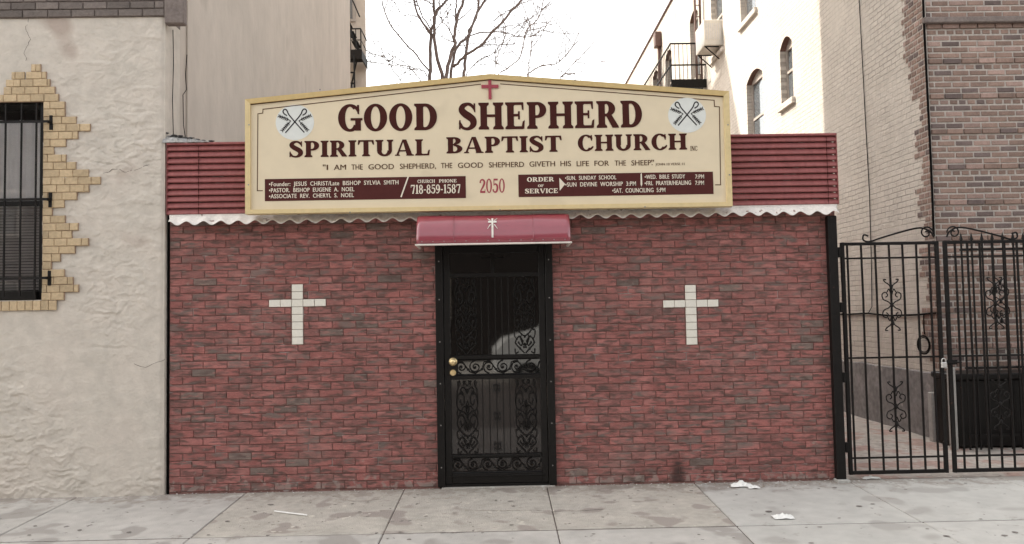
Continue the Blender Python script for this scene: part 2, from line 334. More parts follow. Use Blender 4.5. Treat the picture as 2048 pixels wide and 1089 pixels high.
def bricks(mb, rows, T, bl, joint, depth, colf, jit=.0012, bev=.004, off=None):
    """rows: list of (z0, z1, [(u0,u1),...]); T(u, n, z)->xyz, n = outward distance"""
    for ri, (z0, z1, ivs) in enumerate(rows):
        for (u0, u1) in ivs:
            o = (off(ri) if off else (ri % 2) * .5) * bl
            k = math.floor((u0 - o) / bl); cuts = [u0]
            while True:
                k += 1; c = o + k * bl + U_(-.006, .006)
                if c >= u1 - .02: break
                if c > u0 + .03: cuts.append(c)
            cuts.append(u1)
            for a, b in zip(cuts[:-1], cuts[1:]):
                a += joint / 2; b -= joint / 2
                if b - a < .01: continue
                d = depth + U_(-jit, jit); zz0 = z0 + joint / 2 + U_(-.0008, .0008); zz1 = z1 - joint / 2 + U_(-.0008, .0008)
                mb.cur = colf()
                q = bev
                vs = [T(a, 0, zz0), T(b, 0, zz0), T(b, 0, zz1), T(a, 0, zz1),
                      T(a, d - q, zz0), T(b, d - q, zz0), T(b, d - q, zz1), T(a, d - q, zz1),
                      T(a + q, d, zz0 + q), T(b - q, d, zz0 + q), T(b - q, d, zz1 - q), T(a + q, d, zz1 - q)]
                mb.idx(vs, [(8, 9, 10, 11)] + [(i, (i + 1) % 4, 4 + (i + 1) % 4, 4 + i) for i in range(4)] +
                       [(4 + i, 4 + (i + 1) % 4, 8 + (i + 1) % 4, 8 + i) for i in range(4)])
    mb.cur = None

# ------------------------------------------------------------------ key positions on the frontage
XL = at(339, 640).x; XR = at(1680, 690).x
Z_SB = at(1000, 422, 0).z            # bottom of the siding
Z_ST = at(1000, 283, 0).z            # top of the siding
DX0 = at(876, 740, 0).x; DX1 = at(1106, 740, 0).x
DZ1 = at(1000, 478, 0).z
COURSE = .0666
GX = 4.95                            # alley face of the right-hand building
GY = 1.9

# ------------------------------------------------------------------ ground
SL = .03
def zs(y): return y * SL if y > -4.3 else 0   # pavement falls to the kerb
g = MB(); g.face([(-300, -300, -.34), (300, -300, -.34), (300, 400, -.34), (-300, 400, -.34)])
g.build('ground', m_dirt, kind='structure')
g = MB(); g.box(-60, 60, -13.2, -4.45, -.335, -.27); g.build('road', m_road, kind='structure')
g = MB()
x = -30
while x < 30: g.box(x + .004, x + 1.996, -4.44, -4.30, -.33, -.128, .015); x += 2
g.build('kerb', m_kerb, kind='structure')
g = MB(); g.box(-60, 60, -20, -13.35, -.33, -.12); g.box(-60, 60, -13.35, -13.21, -.33, -.125, .01); g.build('far_pavement', m_walk1, kind='structure')
# joints between pavement slabs
def gp(px, py):
    d = raydir(px, py); t = (CAM.z - SL * CAM.y) / (SL * d.y - d.z) * 1.0
    # z = SL*y  ->  CAM.z + t dz = SL (CAM.y + t dy)
    t = (SL * CAM.y - CAM.z) / (d.z - SL * d.y); return CAM + d * t
YJ = gp(1000, 1062).y
JX = [gp(487, 990).x, gp(805, 987).x, gp(1095, 978).x, gp(1394, 972).x]
w = JX[2] - JX[1]
JX = [JX[0] - 2 * w - .3, JX[0] - w - .2] + JX + [JX[3] + w + .1, JX[3] + 2 * w + .2]
xs_ = [-30] + [JX[0] - w * k for k in range(8, 0, -1)] + JX + [JX[-1] + w * k for k in range(1, 9)] + [30]
xs_ = sorted(xs_)
ys_ = [0.0, YJ, YJ * 2.05, YJ * 3.0, -4.30]
ys_ = [y for y in ys_ if y > -4.2] + [-4.30]
g = MB()
xn0 = JX[2]; xn1 = JX[5]
for j in range(len(ys_) - 1):
    for i in range(len(xs_) - 1):
        a, b = xs_[i] + .0035, xs_[i + 1] - .0035; y1, y0 = ys_[j] - .015, ys_[j + 1] + .015
        if j == 0: y1 = ys_[0] - .001
        if b - a < .05: continue
        if j == 0: g.mi = 1 if (xs_[i] >= xn0 - .01 and xs_[i + 1] <= xn1 + .01) else (2 if xs_[i] >= xn1 - .01 else 0)
        else: g.mi = 0 if xs_[i] < xn1 - .01 else 2
        h = U_(-.002, .002); q = .006
        # closed slab with chamfered top edge
        def Z(y): return SL * y + h
        vs = [(a, y0, Z(y0) - .12), (b, y0, Z(y0) - .12), (b, y1, Z(y1) - .12), (a, y1, Z(y1) - .12),
              (a, y0, Z(y0) - q), (b, y0, Z(y0) - q), (b, y1, Z(y1) - q), (a, y1, Z(y1) - q),
              (a + q, y0 + q, Z(y0)), (b - q, y0 + q, Z(y0)), (b - q, y1 - q, Z(y1)), (a + q, y1 - q, Z(y1))]
        g.idx(vs, [(0, 1, 2, 3), (8, 9, 10, 11)] + [(k, (k + 1) % 4, 4 + (k + 1) % 4, 4 + k) for k in range(4)] + [(4 + k, 4 + (k + 1) % 4, 8 + (k + 1) % 4, 8 + k) for k in range(4)])
g.build('pavement', None, kind='structure', mats=[m_walk1, m_walk2, m_walk3])
g = MB(); g.face([(-30, -4.30, -4.3 * SL - .008), (30, -4.30, -4.3 * SL - .008), (30, 0.0, -.008), (-30, 0.0, -.008)])
g.build('pavement_bed', m_joint, kind='structure')
g = MB()
for pts in ([(930, 1021), (1000, 1023), (1060, 1021), (1100, 1022)], [(1104, 1024), (1160, 1023), (1215, 1020)], [(1108, 1036), (1114, 1040), (1112, 1048)], [(690, 1001), (705, 1003), (740, 1003), (762, 998)], [(1728, 962), (1750, 975), (1775, 990)], [(870, 1064), (900, 1067), (940, 1064)]):
    q = []
    for a, b in zip(pts[:-1], pts[1:]):
        for k in range(6): t = k / 6; p = gp(a[0] + (b[0] - a[0]) * t, a[1] + (b[1] - a[1]) * t); q.append((p.x + U_(-.004, .004), p.y + U_(-.008, .008)))
    for (a, b) in zip(q[:-1], q[1:]):
        w_ = U_(.0015, .004)
        g.face([(a[0], a[1] - w_, SL * a[1] + .0035), (b[0], b[1] - w_, SL * b[1] + .0035), (b[0], b[1] + w_, SL * b[1] + .0037), (a[0], a[1] + w_, SL * a[1] + .0037)])
g.build('pavement_cracks', m_joint, kind='structure')
g = MB()
for i in range(150):
    x_ = U_(-4.6, 5.2); y_ = U_(-2.3, -.08); r_ = U_(.006, .020) * (1 if R() < .8 else 1.5); n_ = 9; e_ = U_(.6, 1)
    g.face([(x_ + r_ * math.cos(2 * PI * k / n_) * U_(.8, 1.1), y_ + r_ * e_ * math.sin(2 * PI * k / n_) * U_(.8, 1.1), SL * (y_ + r_ * e_ * math.sin(2 * PI * k / n_)) + .0030) for k in range(n_)])
g.build('gum_spots', mat('trodden_gum', (.20, .175, .16), .8, var=.4, scale=9), label='dark trodden gum spots scattered over the pavement', cat='gum', kind='stuff')
# yard and alley ground behind the frontage
g = MB()
n = 60
def zg(x, y): return .0 + .02 * noise.noise(Vector((x * 1.3, y * 1.3, 3))) + (.008 * noise.noise(Vector((x * 6, y * 6, 3))))
nx, ny = 26, 90; x0, x1, y0, y1 = XR - .3, 9.5, 0.001, 14.0
P = [[(x0 + (x1 - x0) * i / nx, y0 + (y1 - y0) * (j / ny), (zg(x0 + (x1 - x0) * i / nx, y0 + (y1 - y0) * j / ny)) * min(1, j / 3)) for i in range(nx + 1)] for j in range(ny + 1)]
g.idx([p for r in P for p in r], [(j * (nx + 1) + i, j * (nx + 1) + i + 1, (j + 1) * (nx + 1) + i + 1, (j + 1) * (nx + 1) + i) for j in range(ny) for i in range(nx)])
m_all = mat('alley_ground', (.44, .39, .345), .95, var=.3, scale=2.5, bump=.7, bscale=22, bdist=.02, col2=(.34, .235, .20), thresh=(.5, .58), spots=[((.55, .52, .48), 9, .70), ((.10, .08, .07), 14, .70)])
g.build('alley_path', m_all, smooth=True, kind='structure')
g = MB(); g.box(-60, 60, 14.01, 90, -.3, -.05); g.box(-60, -8, .5, 14.0, -.3, -.055); g.build('back_yard', m_dirt, kind='structure')

# ------------------------------------------------------------------ church
ch = thing('church', ((XL + XR) / 2, .5, 0), 'single-storey storefront church with red brick front, red siding above and a black door', 'church')
rows = []
z = 0.012; r = 0
ZW = Z_SB - .02
while z < ZW:
    z1 = min(z + COURSE, ZW)
    if z1 - z < .03: break
    if z < DZ1: ivs = [(XL, DX0 - .002), (DX1 + .002, XR)]
    else: ivs = [(XL, XR)]
    # tile crosses take the place of bricks
    rows.append((z, z1, ivs)); z += COURSE; r += 1
ZTOP = z
def church_col():
    t = R()
    if t < .045: c = Vector((.175, .130, .112)) * U_(.85, 1.2)
    elif t < .30: c = Vector((.255, .112, .100)) * U_(.88, 1.12)
    elif t < .38: c = Vector((.36, .145, .130)) * U_(.88, 1.1)
    else: c = Vector((.305, .117, .104)) * U_(.90, 1.10)
    return tuple(c)
# crosses as tiles proud of bricks, courses measured from the photograph
crosses = []
def cross_at(pxc, pyt, pxl, pxr, pyb):
    cx = at(pxc, (pyt + pyb) / 2).x; zt = at(pxc, pyt).z; zb_ = at(pxc, pyb).z
    kt = round((zt - .012) / COURSE); kb = kt - 8
    xl_ = at(pxl, pyt + 40).x; xr_ = at(pxr, pyt + 40).x
    crosses.append((cx, kb, kt, (xr_ - xl_)))
cross_at(595, 573, 538, 652, 693); cross_at(1382, 563, 1327, 1438, 682)
mb = MB()
offs = [0, .5, .02, .47, .25, .75, .3, .8, .03, .52]
rows2 = []
for k, (a, b, ivs) in enumerate(rows):
    cuts = []
    for cx, kb, kt, wd in crosses:
        if kb <= k < kt:
            hw = wd / 2 if k == kt - 3 else .0535
            cuts.append((cx - hw, cx + hw))
    out = []
    for u0, u1 in ivs:
        seg = [(u0, u1)]
        for c0, c1 in cuts:
            ns = []
            for s0, s1 in seg:
                if c1 <= s0 or c0 >= s1: ns.append((s0, s1))
                else: ns += [(s0, c0), (c1, s1)]
            seg = ns
        out += seg
    rows2.append((a, b, out))
bricks(mb, rows2, lambda u, n, z: (u, .008 - n, z), .203, .0065, .008, church_col, off=lambda i: .12 + (i % 2) * .5 + .05 * math.sin(i * 1.9))
mb.build('brick_facing', m_brick, ch)
mb = MB()   # wall core with the door opening
mb.box(XL, DX0, .008, .25, -.05, ZTOP); mb.box(DX1, XR, .008, .25, -.05, ZTOP); mb.box(DX0, DX1, .009, .25, DZ1, ZTOP)
mb.box(XL, XR, .01, .24, ZTOP + .001, Z_ST - .01)
mb.box(XL, XL + .2, .25, 9, -.05, Z_ST - .15); mb.box(XR - .2, XR, .25, 9, -.05, Z_ST - .15); mb.box(XL, XR, 9, 9.2, -.05, Z_ST - .15)
mb.build('wall', m_mortar, ch)
mb = MB(); mb.box(XL + .2, XR - .2, .26, 9, Z_ST - .35, Z_ST - .2); mb.build('roof', m_tar, ch)
for cx, kb, kt, wd in crosses:
    mb = MB(); tw = wd / 5
    for k in range(kb, kt):
        zz_ = .012 + k * COURSE
        cols = [-2, -1, 0, 1, 2] if k == kt - 3 else [0]
        for c in cols: mb.box(cx + (c - .5) * tw + .0022, cx + (c + .5) * tw - .0022, -.006 + U_(-.001, .001), .0075, zz_ + .002, zz_ + COURSE - .002, .002)
    mb.build('tile_cross', m_tile, ch)
# siding band: lapped horizontal boards
mb = MB()
NB = 11; zb0 = Z_SB + .0; hb = (Z_ST - Z_SB) / NB
for (xa, xb_) in ((XL - .012, XR + .02),):
    for k in range(NB):
        z0 = zb0 + k * hb
        sec = [(.005, z0 + .008), (-.030, z0 + .008), (-.036, z0 + .014), (-.034, z0 + hb * .5), (-.012, z0 + hb - .001), (.005, z0 + hb - .001)]
        NSG = 90; vs = []
        for i in range(NSG + 1):
            xq = xa + (xb_ - xa) * i / NSG; w1 = .0022 * noise.noise(Vector((xq * 1.7, k * 3.1, 0))) + .0011 * noise.noise(Vector((xq * 7, k * 5.3, 4))); w2 = .0016 * noise.noise(Vector((xq * 1.1, k * 2.2, 9)))
            vs += [(xq, y + (w1 if y < 0 else 0), z_ + (w2 if 0 < j < 4 else 0)) for j, (y, z_) in enumerate(sec)]
        mb.idx(vs, [tuple(range(6)), tuple(NSG * 6 + j for j in range(6))] + [(i * 6 + j, i * 6 + (j + 1) % 6, i * 6 + 6 + (j + 1) % 6, i * 6 + 6 + j) for i in range(NSG) for j in range(6)])
mb.build('siding', m_siding, ch)
mb = MB(); mb.box(XL - .016, XR + .026, -.043, .28, Z_ST + .001, Z_ST + .022, .004)
for xq in (XL - .014, XR + .0205): mb.box(xq, xq + .004, -.04, .02, Z_SB + .006, Z_ST)
mb.build('coping', m_siding, ch)
for px in (400, 1652):   # seams on the siding
    mb = MB(); xq = at(px, 350).x; mb.box(xq - .0012, xq + .0012, -.0380, -.03, Z_SB + .01, Z_ST - .01); mb.build('siding_seam', m_maroon, ch)
# corrugated edge sheet
mb = MB(); nx = 420
xa, xb2 = XL + .035, XR - .012
prof = []
for i in range(nx + 1):
    xq = xa + (xb2 - xa) * i / nx
    wv = .019 * math.sin(2 * PI * xq / .1495) + .003 * noise.noise(Vector((xq * 2, 0, 0)))
    prof.append((xq, wv))
vs = []; K = 5
for xq, wv in prof:
    for k in range(K + 1):
        t = k / K
        y = -.040 - .085 * t; zc = Z_SB - .004 - .076 * t
        a = min(1, t * 1.6)
        vs.append((xq, y - wv * .25 * a, zc - wv * .95 * a))
for i in range(len(prof)):
    xq, wv = prof[i]
fs = [(i * (K + 1) + k, (i + 1) * (K + 1) + k, (i + 1) * (K + 1) + k + 1, i * (K + 1) + k + 1) for i in range(nx) for k in range(K)]
mb.idx(vs, fs)
o = mb.build('corrugated_edge', m_white, ch, smooth=True)
sm = o.modifiers.new('t', 'SOLIDIFY'); sm.thickness = .003
mb = MB(); mb.box(XL + .01, XR + .008, -.035, .0, Z_SB - .028, Z_SB + .006); mb.build('batten', m_white, ch)
# torn flashing on the roof corner
mb = MB(); a = at(334, 293); b = at(405, 291)
nn = 16
top = []
for i in range(nn + 1):
    t = i / nn; xq = XL - .05 + (b.x - XL + .12) * t
    hgt = (.085 * (1 - t) ** .7 + .012) * (1 + .35 * noise.noise(Vector((i * .9, 1, 0))))
    top.append((xq, hgt, .03 * noise.noise(Vector((i * 1.3, 5, 2)))))
vs = []
for xq, hgt, dy in top: vs += [(xq, -.05 + dy, Z_ST + .023), (xq, -.02 + dy, Z_ST + .023 + hgt * .55), (xq, .10 - dy, Z_ST + .025 + hgt), (xq, .25, Z_ST + .03 + hgt * .8)]
mb.idx(vs, [(i * 4 + k, i * 4 + 4 + k, i * 4 + 5 + k, i * 4 + 1 + k) for i in range(nn) for k in range(3)])
o = mb.build('flashing', m_flash, ch); o.modifiers.new('t', 'SOLIDIFY').thickness = .004
mb = MB()
for i in range(40):
    t = R() ** 1.3; xq = XL - .05 + .42 * t; zq = Z_ST + .03 + .08 * (1 - t)
    mb.ball((xq, .05 + U_(-.05, .05), zq + U_(-.01, .015)), U_(.008, .022), 5, (1.6, 1, .5))
mb.build('roof_tar', m_tar, ch)
# step under the door
mb = MB(); a = at(884, 972); b = at(1110, 968)
mb.box(a.x, b.x, -.045, .02, -.02, .012, .006); mb.build('doorstep', m_walk3, ch)

# security door
door = MB()
dt = DZ1 - .005
fw = .055
# outer frame
door.box(DX0 - .012, DX0 + fw, -.035, .06, .014, dt, .004); door.box(DX1 - fw, DX1 + .012, -.035, .06, .014, dt, .004)
door.box(DX0 + fw, DX1 - fw, -.034, .06, dt - .05, dt - .001, .004)
door.box(DX0 + fw, DX1 - fw, -.020, .06, .014, .035, .003)
Lx, Rx = DX0 + fw + .004, DX1 - fw - .004
st = .055
def dz(py): return at(995, py).z
z_tr0, z_tr1 = dz(554), dz(547)
z_lk1, z_lk0 = dz(711), dz(757)
z_kp1, z_kp0 = dz(912), dz(945)
door_o = door.build('door_frame', m_black, ch)
leaf = MB()
leaf.box(Lx, Lx + st, -.022, .015, .038, dt - .055, .003); leaf.box(Rx - st, Rx, -.022, .015, .038, dt - .055, .003)
ix0, ix1 = Lx + st, Rx - st
leaf.box(ix0, ix1, -.0215, .015, dt - .12, dt - .056, .003)
leaf.box(ix0, ix1, -.019, .012, z_tr0, z_tr1 + .004, .002)
leaf.box(ix0, ix1, -.0215, .015, z_lk1 - .030, z_lk1 + .004, .003)
leaf.box(ix0, ix1, -.0215, .015, z_lk0 - .004, z_lk0 + .030, .003)
leaf.box(ix0, ix0 + .035, -.0212, .014, z_lk0 + .031, z_lk1 - .031, .002)
leaf.box(ix0, ix1, -.0215, .015, z_kp1 - .006, z_kp1 + .016, .003)
leaf.box(ix0, ix1, -.0215, .015, .04, z_kp0, .003)
leaf.box(ix0 - .03, ix1 + .03, -.030, -.0225, .10, .112, .002)
leaf_o = leaf.build('door', m_black, ch)
mb = MB(); mb.box(ix0 - .01, ix1 + .01, .0155, .020, z_lk0 + .002, dt - .06); mb.build('upper_glass', m_glass_d, leaf_o)
mb = MB(); mb.box(ix0 - .01, ix1 + .01, .0155, .020, .045, z_lk0 - .002); mb.build('lower_glass', m_glass_l, leaf_o)
YB = -.012
def spiral(cx, cz, r, turns, a0, d=1, n=26, r1=.15):
    return [(cx + r * (1 - (1 - r1) * t) * math.cos(a0 + d * 2 * PI * turns * t), cz + r * (1 - (1 - r1) * t) * math.sin(a0 + d * 2 * PI * turns * t)) for t in [k / n for k in range(n + 1)]]
def catm(pts, n=6):
    out = []; p = [pts[0]] + list(pts) + [pts[-1]]
    for i in range(1, len(p) - 2):
        for k in range(n):
            t = k / n
            out.append(tuple(.5 * ((2 * p[i][j]) + (-p[i-1][j] + p[i+1][j]) * t + (2*p[i-1][j] - 5*p[i][j] + 4*p[i+1][j] - p[i+2][j]) * t*t + (-p[i-1][j] + 3*p[i][j] - 3*p[i+1][j] + p[i+2][j]) * t**3) for j in range(len(pts[0]))))
    out.append(tuple(pts[-1])); return out
def scroll_panel(mb, cx, z0, z1, hw, r=.0055, Y=YB):
    """tall acanthus panel, mirrored about cx"""
    H = z1 - z0
    def P(pts, rr=r):
        for s in (-1, 1): mb.tube([(cx + s * x * hw, Y, z0 + y * H) for x, y in catm(pts)], rr, 6)
    def leafb(x, y, rr):
        for s in (-1, 1): mb.ball((cx + s * x * hw, Y, z0 + y * H), rr, 6, (1, .5, 1.3))
    P([(.05, .0), (.45, .06), (.9, .14), (.55, .22), (.2, .16), (.35, .10), (.6, .14)])
    P([(.0, .22), (.5, .28), (.95, .38), (.9, .48), (.5, .52), (.25, .44), (.5, .38), (.7, .43)])
    P([(.0, .50), (.35, .56), (.85, .60), (1.0, .70), (.8, .80), (.4, .80), (.3, .70), (.55, .66), (.68, .72)])
    P([(1.0, .68), (.95, .85), (.7, .95), (.8, 1.0)])
    P([(.0, .82), (.3, .90), (.6, .88), (.55, .82)])
    P([(.0, .30), (.2, .40), (.0, .50), (.15, .62), (.0, .72)], r * .9)
    P([(.9, .48), (1.0, .56), (.85, .62)]); P([(.6, .02), (.9, .0), (.95, .06)])
    P([(.15, .95), (.35, .99), (.3, .93)])
    P([(.95, .38), (.75, .33), (.6, .36), (.65, .40)], r * .8); P([(.0, .60), (.3, .64), (.5, .60), (.4, .56)], r * .8); P([(.85, .60), (.7, .56), (.8, .52)], r * .8)
    P([(.25, .76), (.5, .84), (.85, .80), (.9, .74)], r * .8); P([(.0, .10), (.25, .13), (.4, .20), (.3, .25)], r * .8); P([(.7, .18), (.95, .22), (1.0, .30), (.85, .31)], r * .8)
    P([(.0, .92), (.2, .97), (.1, 1.0)], r * .8); P([(.0, .36), (.12, .42), (.3, .36), (.2, .31)], r * .8); P([(1.0, .86), (.85, .90), (.9, .97)], r * .8)
    for x, y, k in [(.6, .36, 1.4), (.5, .60, 1.5), (.8, .52, 1.3), (.9, .74, 1.4), (.3, .25, 1.5), (.85, .31, 1.4), (.3, .36, 1.4), (.9, .97, 1.4), (.55, .82, 1.5), (.0, .64, 1.8), (.0, .36, 1.7), (.0, .86, 1.8), (.0, .12, 1.8)]: leafb(x, y, r * k)
    for x, y, k in [(.9, .14, 1.5), (.2, .16, 1.6), (.95, .38, 1.3), (.25, .44, 1.5), (.5, .52, 1.4), (1, .70, 1.3), (.3, .70, 1.7), (.7, .95, 1.4), (.0, .22, 1.8), (.0, .5, 1.8), (.45, .06, 1.7), (.6, .14, 1.5), (.7, .43, 1.6), (.68, .72, 1.6), (.1, .08, 1.6), (.5, .28, 1.3), (.55, .22, 1.5)]:
        leafb(x, y, r * k)
def grille(z0, z1, name, mid=False):
    mb = MB()
    px0 = [at(p, 640).x for p in (963, 977, 991, 1004, 1017)]
    for xq in px0: mb.box(xq - .0045, xq + .0045, YB - .004, YB + .004, z0, z1)
    W = ix1 - ix0
    cl = at(932, 640).x; cr = at(1049, 640).x
    scroll_panel(mb, cl, z0 + .01, z1 - .01, .092); scroll_panel(mb, cr, z0 + .01, z1 - .01, .092)
    if mid:
        for t in (.88, .5, .1):
            xm = px0[2]; zm = z0 + (z1 - z0) * t
            mb.box(xm - .012, xm + .012, YB - .007, YB + .006, zm - .028, zm + .028, .004)
            for s in (-1, 1):
                for u in (-1, 1):
                    mb.tube([(x, YB, z_) for x, z_ in [(xm + s * (.014 + a * .5), zm + u * b) for a, b in spiral(.02, .018, .02, 1.1, PI, -1, 12)]], .0035, 5)
    mb.build(name, m_black, leaf_o)
grille(z_lk1 + .004, z_tr0, 'upper_grille'); grille(z_kp1 + .016, z_lk0 - .004, 'lower_grille', True)
def scroll_band(x0, x1, z0, z1, name, n):
    mb = MB(); H = (z1 - z0); w_ = (x1 - x0) / n
    for i in range(n):
        cx = x0 + w_ * (i + .5); s = 1 if i % 2 else -1
        mb.tube([(x, YB, z_) for x, z_ in spiral(cx - w_ * .12, (z0 + z1) / 2, H * .40, 1.6, PI / 2 * s, s, 26)], .005, 6)
        mb.tube([(cx - w_ * .5, YB, z0 + H * (.2 if s > 0 else .8)), (cx - w_ * .1, YB, z0 + H * (.1 if s > 0 else .9)), (cx + w_ * .35, YB, z0 + H * .35), (cx + w_ * .5, YB, z0 + H * (.8 if s > 0 else .2))], .0048, 6)
        mb.ball((cx - w_ * .12, YB, (z0 + z1) / 2), .010, 6); mb.ball((cx + w_ * .35, YB, z0 + H * .35), .009, 6, (1.4, .6, 1))
    mb.tube([(x0, YB, z0 + .004), (x1, YB, z0 + .004)], .004, 5); mb.tube([(x0, YB, z1 - .004), (x1, YB, z1 - .004)], .004, 5)
    mb.build(name, m_black, leaf_o)
mb = MB(); xm = at(985, 535).x; mb.box(xm - .016, xm + .016, YB - .008, YB + .004, z_tr1 + .005, dt - .122, .003); mb.box(xm - .10, xm + .10, YB - .007, YB + .003, dt - .165, dt - .150, .002); mb.box(xm - .006, xm + .006, YB - .011, YB - .0085, z_tr1 + .03, dt - .19, .001)
mb.build('transom_cross', m_iron, leaf_o)
scroll_band(ix0 + .045, ix1 - .004, z_lk0 + .032, z_lk1 - .032, 'lock_scroll', 6)
scroll_band(ix0 + .004, ix1 - .004, z_kp0 + .002, z_kp1 - .008, 'kick_scroll', 6)
def knob(px, py, r, name):
    p = at(px, py, -.03); mb = MB()
    mb.tube([(p.x, -.021, p.z), (p.x, -.030, p.z)], r * 1.15, 20); mb.tube([(p.x, -.028, p.z), (p.x, -.055, p.z)], r * .4, 12)
    if name == 'knob': mb.ball((p.x, -.072, p.z), r * .95, 12, (1, .75, 1))
    else: mb.tube([(p.x, -.05, p.z), (p.x, -.06, p.z)], r * .8, 16)
    mb.build(name, m_brass, leaf_o, smooth=(name == 'knob'))
mb = MB(); p = at(905, 733, -.03); mb.box(p.x - .035, p.x + .045, -.0265, -.0225, p.z - .085, p.z + .085, .002); mb.build('lock_plate', m_black, leaf_o)
knob(906, 724, .031, 'knob'); knob(906, 746, .023, 'deadbolt')
for py in (522, 598, 682, 765, 848, 932):
    for xq in (DX0 + .022, DX1 - .022):
        z_ = at(990, py).z; mb = MB(); mb.disc((xq, z_), .006, -.039, -.034, 8); mb.build('screw', m_screw, door_o)

# pipe and gap on the left as one strip, the gap's shade painted near-black
mb = MB(); mb.box(XL - .028, XL - .004, .02, .3, -.02, Z_ST + .01); mb.build('gap_shade_strip', m_gap, ch)

